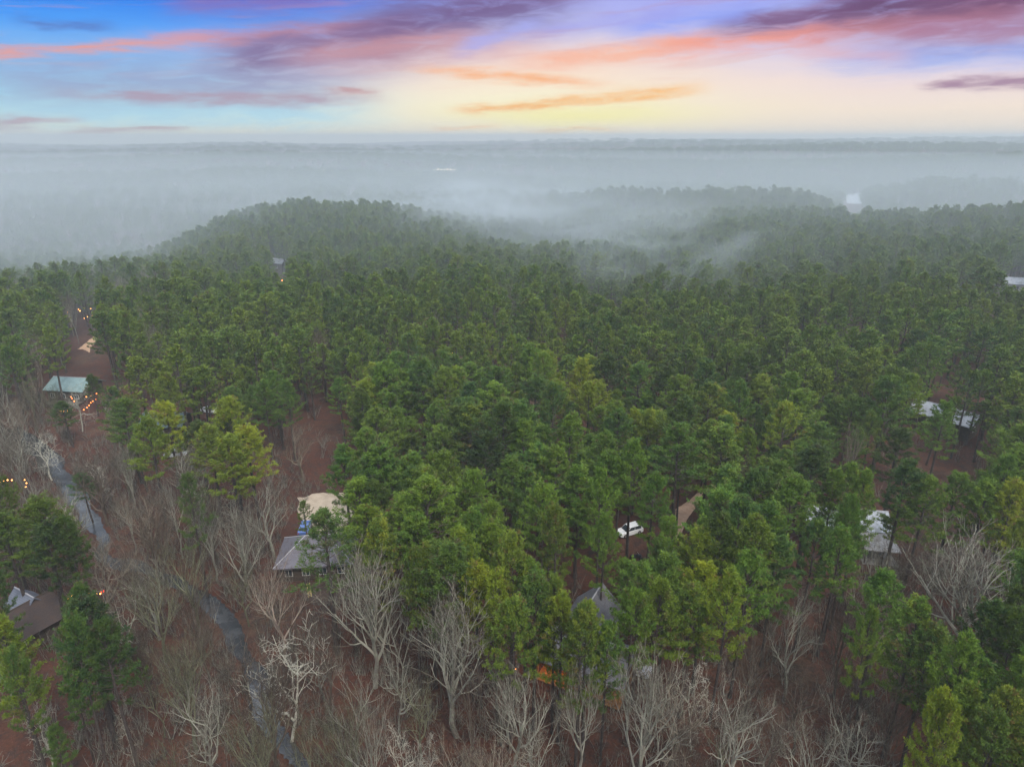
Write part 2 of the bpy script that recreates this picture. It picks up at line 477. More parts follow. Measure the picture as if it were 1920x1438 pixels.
def twig_mat(N, b):
    oi = N.n.new('ShaderNodeObjectInfo'); at = N.n.new('ShaderNodeAttribute'); at.attribute_name = 'shade'
    g = N.n.new('ShaderNodeTexCoord').outputs['Object']
    c = N.ramp(at.outputs['Fac'], [(0, (.10, .085, .075, 1)), (.45, (.24, .23, .195, 1)), (.72, (.215, .20, .168, 1)), (.85, (.100, .078, .064, 1)), (1, (.055, .038, .031, 1))])
    c = N.mix(N.smooth(N.noise(g, 1.4, 3, .7), .45, .62, 0, .6), c, (.20, .22, .165, 1))
    c = N.mix(1.0, c, oi.outputs['Color'], 'MULTIPLY'); N.l.new(c, b.inputs['Base Color']); b.inputs['Roughness'].default_value = .9


M_needle = mat('pine_needles', needle_mat); M_bark = mat('pine_bark', bark_mat); M_twig = mat('grey_bark', twig_mat)


# ------------------------------------------------------------------ pines
def pine_mesh(seed, H=20., Rm=3.5, base=.48, limbs=58, twigs=6, blades=7, bl=.42, bw=.11, sparse=0.):
    """returns (trunk MB, crown MB); origin at the foot"""
    r = random.Random(seed); T = MB(); C = MB()
    bx, by = r.uniform(-.5, .5), r.uniform(-.5, .5)
    def axis(t): return (bx * math.sin(t * 2.2), by * math.sin(t * 2.6), H * t)
    ks = [0, .04, .2, .4, .6, .8, .93, 1.0]
    T.tube([axis(k) for k in ks], [.34, .27, .24, .21, .16, .10, .05, .02], 7)
    for i in range(5):                                            # dead stubs below the crown
        t = r.uniform(.22, base); a = r.uniform(0, 6.28); p = axis(t); L = r.uniform(.5, 1.5)
        T.tube([p, (p[0] + math.cos(a) * L, p[1] + math.sin(a) * L, p[2] + .1 * L)], [.04, .012], 3)
    lob = [(r.uniform(0, 6.28), r.uniform(.75, 1.2)) for _ in range(4)]
    for i in range(limbs):
        t = (i + r.uniform(0, .9)) / limbs; t = t ** .85
        prof = (max(0., 1 - t ** 2.4) ** .60) * (.66 + .34 * min(1, t / .2))
        a = i * 2.39996 + r.uniform(-.45, .45)
        k = sum(w * max(0, math.cos(a - p)) for p, w in lob) / 2.2
        L = Rm * max(.24, prof) * (.66 + .34 * k) * r.uniform(.80, 1.15)
        if r.random() < sparse: continue
        lsh = min(.9, max(.05, r.gauss(.42, .22)))
        p0 = axis(base + (1 - base) * (t * .93)); el = R(-8 + 70 * t ** 1.3 + r.uniform(-10, 12))
        pts = [p0]; d = el; n = 4
        for j in range(n):
            d += R(7); q = pts[-1]; s = L / n; a += r.uniform(-.12, .12)
            pts.append((q[0] + math.cos(a) * math.cos(d) * s, q[1] + math.sin(a) * math.cos(d) * s, q[2] + math.sin(d) * s))
        C.tube(pts, [.055, .045, .035, .025, .012], 3, 1)
        for w in range(twigs):
            u = 1 - (w / twigs) ** 1.0 * .66; fi = u * n; j = min(n - 1, int(fi)); f = fi - j
            q = tuple(pts[j][c] * (1 - f) + pts[j + 1][c] * f for c in range(3))
            sw = r.choice((-1, 1)) * r.uniform(.2, 1.25) if w else 0; tl = r.uniform(.35, .85) * (.5 + .5 * L / Rm)
            dd = (math.cos(a + sw), math.sin(a + sw), r.uniform(.0, .6)); dd = nrm(dd)
            e = (q[0] + dd[0] * tl, q[1] + dd[1] * tl, q[2] + dd[2] * tl)
            sh = min(1, max(0, r.gauss(lsh, .14)))
            for (c0, ns) in ((e, blades), (tuple(q[c] * .45 + e[c] * .55 for c in range(3)), blades - 1), ((e[0] + r.uniform(-.3, .3), e[1] + r.uniform(-.3, .3), e[2] + r.uniform(-.1, .3)), blades - 1)):
                for _ in range(ns):
                    v = nrm((r.gauss(0, 1) + dd[0] * .8, r.gauss(0, 1) + dd[1] * .8, r.gauss(0, .75) + .65))
                    l = bl * r.uniform(.7, 1.2); pw = nrm((r.gauss(0, 1), r.gauss(0, 1), r.gauss(0, 1))); ww = bw * .5
                    m = (c0[0] + v[0] * l * .55, c0[1] + v[1] * l * .55, c0[2] + v[2] * l * .55)
                    C.face([c0, (m[0] + pw[0] * ww, m[1] + pw[1] * ww, m[2] + pw[2] * ww), (c0[0] + v[0] * l, c0[1] + v[1] * l, c0[2] + v[2] * l),
                            (m[0] - pw[0] * ww, m[1] - pw[1] * ww, m[2] - pw[2] * ww)], 0, min(1, max(0, sh + r.uniform(-.12, .12))))
    return T, C


# ------------------------------------------------------------------ bare trees
def bare_mesh(seed, H=17., style='vase', depth=4, r0=.24, kids=(5, 5, 5, 4), rmin=.013):
    r = random.Random(seed); T = MB(); C = MB()
    crook = {'vase': .16, 'oak': .30, 'sycamore': .34, 'slim': .18}[style]
    def grow(p, d, L, rad, lev, mb):
        n = (6, 5, 4, 3, 2)[lev]; pts = [p]; dirs = []; dd = d
        for i in range(n):
            trop = (.10, .17, .20, .16, .12)[lev] * (.35 if style == 'sycamore' else 1)
            dd = nrm((dd[0] + r.gauss(0, crook), dd[1] + r.gauss(0, crook), dd[2] + r.gauss(0, crook * .7) + trop))
            q = pts[-1]; s = L / n; pts.append((q[0] + dd[0] * s, q[1] + dd[1] * s, q[2] + dd[2] * s)); dirs.append(dd)
        rads = [max(rmin, rad * (1 - .72 * i / n)) for i in range(n + 1)]
        mb.tube(pts, rads, (6, 5, 4, 3, 3)[lev], 0, (.15, .5, .6, .8, 1.)[lev] if style != 'sycamore' else .55)
        if lev >= depth: return
        k = kids[lev]; k = max(2, int(round(k * r.uniform(.75, 1.25))))
        a0 = r.uniform(0, 6.28)
        for i in range(k):
            u = (.30 if lev == 0 else .22) + (.70 if lev == 0 else .74) * (i + r.random() * .8) / k
            u = min(.99, u); fi = u * n; j = min(n - 1, int(fi)); f = fi - j
            q = tuple(pts[j][c] * (1 - f) + pts[j + 1][c] * f for c in range(3)); bd = dirs[j]
            a = a0 + i * 2.4 + r.uniform(-.4, .4); sp = {'vase': .62, 'oak': .95, 'sycamore': 1.05, 'slim': .55}[style] * r.uniform(.7, 1.25)
            up = (0, 0, 1) if abs(bd[2]) < .9 else (1, 0, 0)
            e = nrm((bd[1] * up[2] - bd[2] * up[1], bd[2] * up[0] - bd[0] * up[2], bd[0] * up[1] - bd[1] * up[0]))
            g = (bd[1] * e[2] - bd[2] * e[1], bd[2] * e[0] - bd[0] * e[2], bd[0] * e[1] - bd[1] * e[0])
            c_, s_ = math.cos(a), math.sin(a); ct, st = math.cos(sp), math.sin(sp)
            nd = nrm(tuple(bd[c] * ct + (e[c] * c_ + g[c] * s_) * st for c in range(3)))
            fall = (.64 if lev == 0 else .56) * (1 - .38 * u) * 1.28
            grow(q, nd, L * fall * r.uniform(.8, 1.15), max(rmin, rads[j] * (.62 if lev == 0 else .60)), lev + 1, C)
    grow((0, 0, 0), nrm((r.uniform(-.08, .08), r.uniform(-.08, .08), 1)), H * .60, r0, 0, T)
    n = len(C.v); mx = sum(v[0] for v in C.v) / n; my = sum(v[1] for v in C.v) / n; mz = sum(v[2] for v in C.v) / n   # stand the crown over its foot
    for b in (T, C): b.v = [(v[0] - mx * v[2] / mz, v[1] - my * v[2] / mz, v[2]) for v in b.v]
    return T, C


def shrub_mesh(seed, H=2.4, stems=6):
    r = random.Random(seed); C = MB()
    for i in range(stems):
        a = r.uniform(0, 6.28); lean = r.uniform(.1, .55); L = H * r.uniform(.6, 1.1); p = (r.uniform(-.3, .3), r.uniform(-.3, .3), -.1)
        pts = [p]; d = nrm((math.cos(a) * lean, math.sin(a) * lean, 1))
        for j in range(3):
            d = nrm((d[0] + r.gauss(0, .16), d[1] + r.gauss(0, .16), d[2])); q = pts[-1]; pts.append(tuple(q[c] + d[c] * L / 3 for c in range(3)))
        C.tube(pts, [.028, .022, .015, .008], 3, 0, .7)
        for k in range(7):
            u = r.uniform(.25, 1) * 3; j = min(2, int(u)); f = u - j; q = tuple(pts[j][c] * (1 - f) + pts[j + 1][c] * f for c in range(3))
            b = r.uniform(0, 6.28); l = L * r.uniform(.18, .4); v = nrm((math.cos(b), math.sin(b), r.uniform(.3, 1.3)))
            m = tuple(q[c] + v[c] * l * .5 for c in range(3)); e = (m[0] + v[0] * l * .5 + r.uniform(-.1, .1), m[1] + v[1] * l * .5 + r.uniform(-.1, .1), m[2] + v[2] * l * .5)
            C.tube([q, m, e], [.013, .010, .006], 3, 0, 1.)
    return C


NP, NB = 7, 4


def spread(me):
    a = np.empty(len(me.vertices) * 3, np.float32); me.vertices.foreach_get('co', a); a = a.reshape(-1, 3)
    c = np.median(a[:, :2], 0); return float(2 * np.percentile(np.hypot(a[:, 0] - c[0], a[:, 1] - c[1]), 96))


PINES = []       # (trunk mesh, crown mesh)
for i in range(NP):
    rr = random.Random(100 + i)
    T, C = pine_mesh(100 + i, 20, 4.0 * rr.uniform(.9, 1.12), rr.uniform(.38, .54), 54, 9, 12, bl=.40, bw=.085)
    PINES.append((T.mesh('pine_trunk', [M_bark]), C.mesh('pine_crown', [M_needle, M_bark])))
T, C = pine_mesh(300, 20, 4.0, .42, 50, 7, 9, sparse=.15, bw=.085)
PINES.append((T.mesh('pine_trunk', [M_bark]), C.mesh('pine_crown', [M_needle, M_bark])))    # the thin open crown
BARE = {}
for st, spec in (('vase', dict(kids=(9, 6, 4, 3), r0=.30)), ('oak', dict(kids=(8, 5, 4, 3), r0=.33)), ('slim', dict(kids=(8, 5, 3, 2), r0=.22)),
                 ('sycamore', dict(kids=(6, 4, 3, 3), r0=.26, rmin=.018))):
    BARE[st] = []
    for i in range(NB):
        T, C = bare_mesh(500 + i * 7 + len(st), 17, st, **spec)
        BARE[st].append((T.mesh('bare_trunk', [M_twig]), C.mesh('bare_crown', [M_twig])))


# ------------------------------------------------------------------ where things stand (pixel -> ground point of the real place)
def inside(px, py, poly):
    c = False; n = len(poly); j = n - 1
    for i in range(n):
        xi, yi = poly[i]; xj, yj = poly[j]
        if (yi > py) != (yj > py) and px < (xj - xi) * (py - yi) / (yj - yi) + xi: c = not c
        j = i
    return c


BAREZONE = [(-400, 690), (80, 690), (130, 780), (215, 800), (262, 862), (350, 880), (400, 925), (500, 915), (505, 800), (560, 770), (632, 790), (628, 915), (560, 940), (540, 1010), (560, 1080), (640, 1100),
            (770, 1095), (800, 1150), (930, 1215), (1000, 1262), (1060, 1270), (1200, 1262), (1330, 1215), (1370, 1180), (1480, 1120), (1530, 1075), (1580, 1075), (1640, 1020),
            (1700, 1010), (1740, 985), (1830, 985), (1890, 1060), (1890, 1170), (1800, 1190), (1730, 1150), (1650, 1115), (1590, 1130), (1600, 1240), (1650, 1300), (1700, 1380), (1740, 1500), (1900, 2200), (-400, 2200)]
# visible ground or roofs that nearer trees must not cover: x, y, radius, ground distance of the thing
OPEN_PX = [(1115, 1118, 16, 999), (1035, 1245, 20, 999), (1183, 1250, 16, 999), (562, 1022, 30, 999), (605, 955, 30, 999), (572, 985, 16, 999), (1180, 985, 18, 999),
           (1270, 955, 22, 999), (1290, 938, 14, 999), (1536, 975, 16, 999), (1642, 1000, 20, 999), (1600, 975, 10, 999), (1745, 766, 10, 999), (1808, 786, 8, 999), (130, 715, 18, 999), (155, 712, 8, 999), (168, 645, 7, 999),
           (158, 758, 20, 999), (55, 1128, 22, 999), (525, 497, 9, 999), (1903, 530, 18, 999), (295, 786, 6, 999), (345, 783, 6, 999), (330, 846, 4, 999), (394, 768, 6, 999),
           (1080, 1065, 24, 999), (1190, 1040, 14, 999), (165, 580, 9, 999), (130, 588, 4, 999), (570, 850, 34, 999), (600, 880, 20, 999), (1620, 915, 14, 999), (140, 1115, 30, 999), (110, 885, 10, 999), (85, 855, 8, 999), (140, 930, 8, 999), (1600, 372, 16, 999), (1600, 392, 10, 999)]
FOOT = [(9.7, 69.5, 5.5), (9.5, 74.5, 4.5), (-31, 93.6, 6.5), (57, 102.6, 7.5), (61, 97, 5), (101.5, 148, 8), (-115.5, 169.5, 8.5), (-69, 77.6, 6), (-78.5, 143, 6), (-118.5, 348, 5.5), (220, 293, 8), (20, 101.4, 3.2), (15.6, 69.9, 3.2), (-36, 103.6, 3), (-71.6, 131.8, 3.5), (20, 93.4, 2)]


def tree_spot(px, py, h, part=.74):
    """foot of a tree of height h whose crown centre shows at px, py"""
    x, y, z, t = ray_hit(px, py, h * part)
    return x, y, t


# crown centre x, y, crown width (px), tint
HERO_PINES = [(653, 954, 95, 'g'), (715, 905, 85, 'g'), (777, 935, 80, 'g'), (839, 915, 85, 'g'), (885, 950, 80, 'g'), (828, 972, 70, 'g'), (688, 1010, 90, 'y'), (758, 990, 95, 'g'),
              (781, 1030, 95, 'g'), (715, 1047, 80, 'Y'), (612, 1028, 120, 't'), (808, 1092, 90, 'y'), (858, 1070, 90, 'y'), (890, 1024, 80, 'g'), (925, 1047, 85, 'g'), (955, 1085, 85, 'y'),
              (898, 1130, 80, 'y'), (777, 1105, 60, 'y'), (985, 1118, 95, 'g'), (930, 1150, 70, 'y'), (1003, 1157, 90, 'g'), (956, 1205, 100, 'y'), (1040, 1165, 74, 'y'), (1052, 1190, 80, 'y'), (1103, 1212, 88, 'y'),
              (1088, 1222, 80, 'y'), (1142, 1240, 66, 'g'), (1200, 1135, 98, 'g'), (1015, 985, 85, 'g'), (1041, 1030, 75, 'y'), (985, 946, 80, 'g'), (957, 915, 85, 'g'), (1030, 1062, 50, 'y'),
              (1084, 930, 85, 'g'), (1128, 950, 64, 'g'), (1152, 1032, 66, 'g'), (1134, 905, 85, 'g'), (1186, 890, 76, 'g'), (1303, 1065, 90, 'y'), (1318, 1120, 95, 'Y'), (1356, 1150, 85, 'y'), (1296, 1165, 90, 'y'),
              (1250, 1110, 95, 'g'), (1237, 1170, 95, 'g'), (1190, 1190, 85, 'g'), (1408, 1043, 95, 'g'), (1455, 1072, 85, 'g'), (1396, 1108, 90, 'g'), (1350, 1040, 85, 'd'), (1377, 1000, 90, 'g'), (1440, 1005, 85, 'g'),
              (1552, 1018, 75, 'g'), (1565, 1056, 80, 'g'), (1520, 1040, 75, 'g'), (1583, 925, 75, 'g'), (1612, 950, 66, 'y'), (1560, 940, 60, 'g'), (1580, 1005, 60, 'g'), (1645, 985, 38, 'y'), (1652, 1150, 100, 'g'), (1707, 1205, 95, 'y'),
              (1740, 1245, 95, 'y'), (1622, 1222, 60, 'y'), (1785, 1280, 95, 'g'), (1830, 1315, 100, 'g'), (1800, 1357, 90, 'y'), (1866, 1384, 100, 'Y'), (1843, 1205, 90, 'd'), (1885, 1229, 90, 'd'), (1915, 1290, 90, 'g'), (1745, 1395, 70, 'Y'),
              (1893, 965, 70, 'Y'), (1784, 945, 85, 'g'), (1726, 955, 85, 'g'), (1840, 960, 80, 'g'), (1690, 925, 80, 'g'), (1500, 960, 90, 'g'), (1460, 930, 85, 'g'), (1410, 940, 85, 'g'), (1360, 935, 85, 'g'), (1236, 950, 66, 'g'),
              (1250, 1034, 66, 'g'), (1232, 1070, 75, 'g'), (1318, 1032, 66, 'g'), (1358, 972, 70, 'g'), (1170, 1080, 44, 'g'), (1760, 1420, 80, 'y'), (1905, 1350, 90, 'g'), (1850, 1435, 90, 'g'), (1915, 1110, 60, 'g'), (1905, 1040, 60, 'y'), (1895, 1170, 70, 'd'),
              (78, 1008, 105, 'd'), (95, 1042, 90, 'd'), (22, 1020, 90, 'd'), (135, 1035, 70, 'd'), (8, 950, 70, 'd'), (-12, 1125, 70, 'd'), (15, 1235, 90, 'y'), (39, 1290, 70, 'y'), (168, 1166, 80, 'd'), (167, 1200, 115, 'd'),
              (215, 1245, 95, 'd'), (148, 1250, 80, 'g'), (109, 1400, 45, 'g'), (147, 1322, 50, 'g'), (155, 895, 45, 'b'), (320, 810, 66, 'Y'), (322, 748, 55, 'y'), (430, 805, 75, 'y'), (470, 850, 75, 'Y'), (435, 868, 80, 'y'),
              (395, 850, 70, 'y'), (233, 812, 50, 'g'), (262, 850, 45, 'g'), (570, 968, 34, 't'), (690, 860, 80, 'g'), (650, 890, 70, 'g'), (355, 930, 60, 't'), (625, 1200, 40, 'n')]
HERO_PINES += [(1778, 800, 62, 'g'), (1752, 805, 50, 'd'), (1790, 765, 34, 'g'), (172, 722, 30, 'd'), (122, 772, 44, 'd'), (700, 960, 80, 'd')]
HERO_PINES = [h for h in HERO_PINES if h[3] != 'n']
TINT = {'g': (.98, 1.10, 1.05), 'y': (1.35, 1.25, .98), 'Y': (1.85, 1.52, .95), 'd': (.62, .66, .75), 't': (.75, .78, .95), 'b': (.45, .75, 1.0)}
TINTW = {'g': 'mid green', 'y': 'olive green', 'Y': 'yellow-green', 'd': 'dark green', 't': 'sparse', 'b': 'blue-green'}
# crown centre x, y, crown width px, style, tint
HERO_BARE = [(518, 1205, 150, 'sycamore', 'w'), (515, 1105, 120, 'vase', 'p'), (690, 1125, 150, 'vase', 'g'), (745, 1165, 90, 'slim', 'g'), (740, 1250, 80, 'oak', 'g'), (850, 1205, 165, 'vase', 'g'), (965, 1320, 130, 'vase', 'g'), (1090, 1320, 105, 'vase', 'g'),
             (1215, 1330, 150, 'vase', 'g'), (1312, 1275, 80, 'sycamore', 'w'), (1385, 1360, 145, 'oak', 'g'), (1492, 1180, 100, 'vase', 'g'), (1590, 1175, 90, 'vase', 'r'), (1640, 1075, 110, 'vase', 'g'), (1700, 1080, 90, 'vase', 'r'),
             (1822, 1095, 200, 'vase', 'g'), (1510, 1290, 110, 'oak', 'r'), (1600, 1385, 130, 'oak', 'g'), (1520, 1405, 120, 'vase', 'g'), (660, 1290, 100, 'slim', 'g'), (270, 965, 115, 'vase', 't'), (362, 885, 115, 'vase', 'g'), (430, 935, 60, 'sycamore', 'g'),
             (500, 945, 95, 'vase', 'g'), (350, 1060, 95, 'vase', 'o'), (225, 1135, 90, 'oak', 'g'), (285, 1120, 95, 'vase', 'o'), (110, 960, 95, 'vase', 'g'), (178, 862, 60, 'sycamore', 'w'), (78, 825, 70, 'sycamore', 'w'), (645, 1390, 100, 'vase', 'o'),
             (800, 1400, 60, 'sycamore', 'w'), (755, 1385, 70, 'sycamore', 'w'), (72, 1345, 70, 'sycamore', 'w'), (228, 1340, 36, 'sycamore', 'g'), (380, 1345, 120, 'oak', 'g'), (340, 1265, 100, 'vase', 'o'), (690, 1385, 90, 'vase', 'g'), (1190, 690, 42, 'vase', 'a'), (1150, 745, 45, 'vase', 'r'),
             (930, 975, 46, 'slim', 'w'), (975, 1015, 50, 'slim', 'g'), (560, 830, 70, 'vase', 't'), (1898, 890, 60, 'vase', 't'), (772, 900, 40, 'vase', 'a'), (1410, 1240, 90, 'slim', 'r'), (1000, 1385, 90, 'oak', 'g'), (880, 1330, 90, 'slim', 'r'), (450, 1065, 80, 'oak', 'o'),
             (140, 745, 60, 'sycamore', 'g'), (235, 870, 50, 'vase', 'g'), (210, 770, 50, 'vase', 'g'), (480, 1400, 110, 'vase', 'o'), (570, 1420, 110, 'vase', 'o'), (1445, 1385, 90, 'slim', 'r'), (1290, 1400, 90, 'vase', 'r'), (1680, 1340, 90, 'slim', 'r'), (250, 1420, 90, 'slim', 'r')]
BT = {'w': (1.7, 1.68, 1.65), 'g': (1.2, 1.2, 1.16), 'r': (.50, .40, .36), 't': (.95, .82, .74), 'o': (.66, .68, .50), 'p': (1.25, 1.05, 1.0), 'a': (1.3, .85, .55)}
BTW = {'w': 'white-barked', 'g': 'pale grey', 'r': 'reddish brown', 't': 'grey-brown', 'o': 'olive grey', 'p': 'pinkish grey', 'a': 'russet tan'}
BSW = {'vase': 'fan-shaped tree', 'oak': 'crooked bare tree', 'slim': 'narrow bare tree', 'sycamore': 'leafless sycamore'}

LANDMARKS = [(1180, 985, 'the white hatchback'), (1183, 1250, 'the white cabin-side car'), (1115, 1110, 'the grey cabin gable'), (1035, 1245, 'the orange lit porch'),
             (565, 1020, 'the grey hip roof'), (572, 972, 'the blue car'), (1640, 1000, 'the pale square roof'), (1540, 970, 'the long white metal roof'), (1775, 775, 'the bright white roof'),
             (140, 720, 'the pale teal roof'), (60, 1130, 'the slate panel house'), (1275, 955, 'the pink dirt track'), (195, 1020, 'the creek bend'), (490, 1300, 'the end of the creek'),
             (580, 850, 'the red-brown clearing'), (320, 785, 'the dull teal roof'), (345, 1085, 'the middle of the creek'), (160, 640, 'the orange dirt clearing'), (100, 900, 'the bright upper creek'),
             (1080, 1065, 'the red-brown gap'), (1822, 1095, 'the biggest bare tree'), (518, 1205, 'the white sycamore'), (1190, 690, 'the small russet tree')]

# ------------------------------------------------------------------ build the lists of trees
frnd = random.Random(21)
pines = []   # x, y, height, crown scale, tint, variant, crown px
bares = []


class Hash:
    def __init__(s, c): s.c = c; s.d = {}
    def add(s, x, y, r): s.d.setdefault((int(x // s.c), int(y // s.c)), []).append((x, y, r))
    def near(s, x, y, r):
        a, b = int(x // s.c), int(y // s.c)
        for i in (a - 1, a, a + 1):
            for j in (b - 1, b, b + 1):
                for (u, v, q) in s.d.get((i, j), ()):
                    if (u - x) ** 2 + (v - y) ** 2 < max(r, q) ** 2: return True
        return False


HP, HB = Hash(8), Hash(8)
KEEP = [(1180, 985, 17), (1270, 958, 18), (1288, 938, 12), (1115, 1118, 12), (1080, 1062, 16), (1536, 973, 14), (1645, 1002, 16), (1745, 766, 9), (1808, 786, 8), (55, 1125, 12), (1035, 1245, 12), (1183, 1250, 12), (605, 950, 16), (572, 985, 8)]
for (px, py, w, tn) in HERO_PINES:
    for (a, b, r) in KEEP:                       # the crowns that frame an opening stand beside it, not in it
        if abs(py - b) < w * .62 + r * .6 and py > b - 20 and abs(px - a) < w * .58 + r * .7 and tn != 't':
            px = a + math.copysign(w * .58 + r * .7, px - a)
    h = frnd.uniform(18.5, 22)
    if w < 52: h = 11
    x, y, t = tree_spot(px, py, h); v = NP if tn == 't' else frnd.randrange(NP); k = 1.08 * w * t / FPX / spread(PINES[v][1])
    pines.append((x, y, h, k, tn, v, px, py, True)); HP.add(x, y, 3.1)
for (px, py, w, st, tn) in HERO_BARE:
    h = {'vase': 17, 'oak': 15, 'slim': 16, 'sycamore': 16}[st] * (1 if w > 75 else .85)
    if w > 140: h = 21
    x, y, t = tree_spot(px, py, h, .62); v = 2 if w > 140 and st == 'vase' else frnd.randrange(NB); k = 1.15 * w * t / FPX / spread(BARE[st][v][1])
    bares.append((x, y, h, k, tn, st, v, px, py, True)); HB.add(x, y, 4.2)


OPEN_D = [(a, b, r, project(*ray_hit(a, b, 2.0)[:3])[2]) for a, b, r, _ in OPEN_PX]


def blocked(px, py, rpx, dep):
    for (ox, oy, r, d) in OPEN_D:
        if dep > d + 1: continue
        if abs(px - ox) < r + rpx * .85 and -r - rpx * 1.1 < py - oy < r + rpx * 1.1: return True
    return False


def lowf(x, y, s=1.):
    return math.sin(x / (17 * s) + 2.1 * math.sin(y / (23 * s))) + math.sin(y / (13 * s) + 1.7 * math.sin(x / (19 * s)) + 1)


far_pines = []; far_bare = []
y = 40.0
while y < 4200:
    s = max(4.7, y * .012) if y < 2400 else y * .018
    half = .84 * y + 30; n = int(2 * half / s)
    for i in range(n):
        x = -half + (i + frnd.random()) * s; yy = y + frnd.uniform(-.5, .5) * s
        g = float(zbase(x, yy)); H = frnd.uniform(13.5, 23); px, py, dep = project(x, yy, g + H * .72)
        if not (-260 < px < 2180): continue
        rpx = 3.5 * FPX / dep; _, gpy, _ = project(x, yy, g); gpx = px
        bz = inside(px, py, BAREZONE)
        if stream_dist(x, yy) < 1.2 and yy < 230: continue
        if blocked(px, py, rpx, dep): continue
        if any((x - a) ** 2 + (yy - b) ** 2 < r * r for a, b, r in FOOT): continue
        if (545 < gpx < 640 and 800 < gpy < 925): continue
        # valley on the left and behind the hill is mixed leafless woodland
        mixp = 0.
        if px < 330 and 380 < py < 700: mixp = .45 if py < 520 or px < 60 else .22
        if yy > 560 and x < .05 * yy and py < 420: mixp = .35
        if not bz and frnd.random() < mixp:
            bares.append((x, yy, H * .9, frnd.uniform(.55, .9), frnd.choice('rrtg'), frnd.choice(('vase', 'oak', 'slim')), frnd.randrange(NB), px, py, False)); continue
        if bz:
            if HB.near(x, yy, 3.5) or frnd.random() < .10: continue
            hh = frnd.uniform(10, 17); HB.add(x, yy, 3.2)
            bares.append((x, yy, hh, hh / 16 * frnd.uniform(.6, .95), frnd.choice('rrrttoogg'), frnd.choice(('vase', 'slim', 'slim', 'oak')), frnd.randrange(NB), px, py, False)); continue
        if yy < 330 and HP.near(x, yy, 3.1): continue
        if yy < 330 and HB.near(x, yy, 3.0): continue
        lf = lowf(x, yy)
        if lf > 1.35 and yy < 900 and frnd.random() < .75: continue
        if frnd.random() < .055:
            if yy < 600: bares.append((x, yy, H * .85, frnd.uniform(.5, .7), frnd.choice('rtg'), frnd.choice(('vase', 'slim')), frnd.randrange(NB), px, py, False))
            continue
        if yy < 330: HP.add(x, yy, 3.0)
        kk = H / 18.6 * frnd.uniform(.78, 1.2) * max(1., s / 5.6) ** .8
        tn = frnd.choice('ggggggdyyY' if lowf(x, yy, 2.2) > .3 else 'ggggggggddy')
        pines.append((x, yy, H * (1 if s < 9 else 1.0), kk, tn, frnd.randrange(NP), px, py, False))
    y += s * .92

pines.sort(key=lambda p: math.hypot(p[0], p[1]) - (40 if p[8] else 0))
bares.sort(key=lambda p: math.hypot(p[0], p[1]) - (60 if p[9] else 0))
def on_screen(p, a): return -60 < p[a] < 1980 and p[a + 1] < 1540
near_p = [p for p in pines if on_screen(p, 6)][:300]; near_b = [p for p in bares if on_screen(p, 7)][:300]
ids = set(map(id, near_p)) | set(map(id, near_b))
far_p = [p for p in pines if id(p) not in ids]; far_b = [p for p in bares if id(p) not in ids]
print('pines', len(pines), 'bare', len(bares), 'farthest single', math.hypot(*near_p[-1][:2]), math.hypot(*near_b[-1][:2]))

ORD = ['nearest', 'second', 'third', 'fourth', 'fifth', 'sixth', 'seventh', 'eighth']


def relate(items, ip, word_of, noun, allnoun):
    """label per tree: its rank beside the closest landmark, the rest share a label by landmark and side"""
    buckets = {}
    for k, p in enumerate(items):
        px, py = p[ip], p[ip + 1]
        best = min(LANDMARKS, key=lambda l: math.hypot(l[0] - px, (l[1] - py) * 1.15) + (1e6 if math.hypot(l[0] - px, l[1] - py) < 14 else 0))
        dx, dy = px - best[0], py - best[1]
        side = ('left of' if dx < 0 else 'right of') if abs(dx) > abs(dy) else ('beyond' if dy < 0 else 'in front of')
        buckets.setdefault((best[2], side), []).append((math.hypot(dx, dy), k))
    out = {}
    for (lm, side), L in buckets.items():
        L.sort()
        for r, (d, k) in enumerate(L):
            w = word_of(items[k])
            if r < 8:
                what = 'closest' if r == 0 else ORD[r] + ' closest'
                out[k] = ('%s, %s %s %s' % (w, what, side, lm), None)
            else:
                sd = {'left of': 'to the left of', 'right of': 'to the right of'}.get(side, side)
                out[k] = ('%s among those farther %s %s' % (w, sd, lm), '%s farther %s %s' % (allnoun, side, lm))
    return out


def pine_word(p): return '%s pine' % TINTW[p[4]]
def bare_word(p): return '%s %s' % (BTW[p[4]], BSW[p[5]])


pl = relate(near_p, 6, pine_word, 'pine', 'packed green pines')
for k, (x, y, h, s, tn, v, px, py, hero) in enumerate(near_p):
    e = empty('pine_tree', (x, y, ground(x, y) - .1), frnd.uniform(0, 6.28)); e.scale = (s, s, h / 20)
    lab, grp = pl[k]
    tag(e, lab, 'pine tree', grp or 'pines singled out across the wooded slope')
    tm, cm = PINES[v]
    for nm, me in (('trunk', tm), ('crown', cm)):
        o = bpy.data.objects.new(nm, me); COL.objects.link(o); o.parent = e
        f = frnd.uniform(.88, 1.12); c = TINT[tn]; o.color = (c[0] * f, c[1] * f, c[2] * f, 1) if nm == 'crown' else (1, 1, 1, 1)
bl_ = relate(near_b, 7, bare_word, 'bare tree', 'thin leafless trees')
for k, (x, y, h, s, tn, st, v, px, py, hero) in enumerate(near_b):
    e = empty('bare_tree', (x, y, ground(x, y) - .15), frnd.uniform(0, 6.28)); e.scale = (s, s, h / 17)
    lab, grp = bl_[k]
    tag(e, lab, 'bare tree', grp or 'leafless trees singled out in the woods')
    tm, cm = BARE[st][v]
    for nm, me in (('trunk', tm), ('crown', cm)):
        o = bpy.data.objects.new(nm, me); COL.objects.link(o); o.parent = e
        f = frnd.uniform(.8, 1.15) if not hero else 1.05; c = BT[tn]; o.color = (c[0] * f, c[1] * f, c[2] * f, 1)


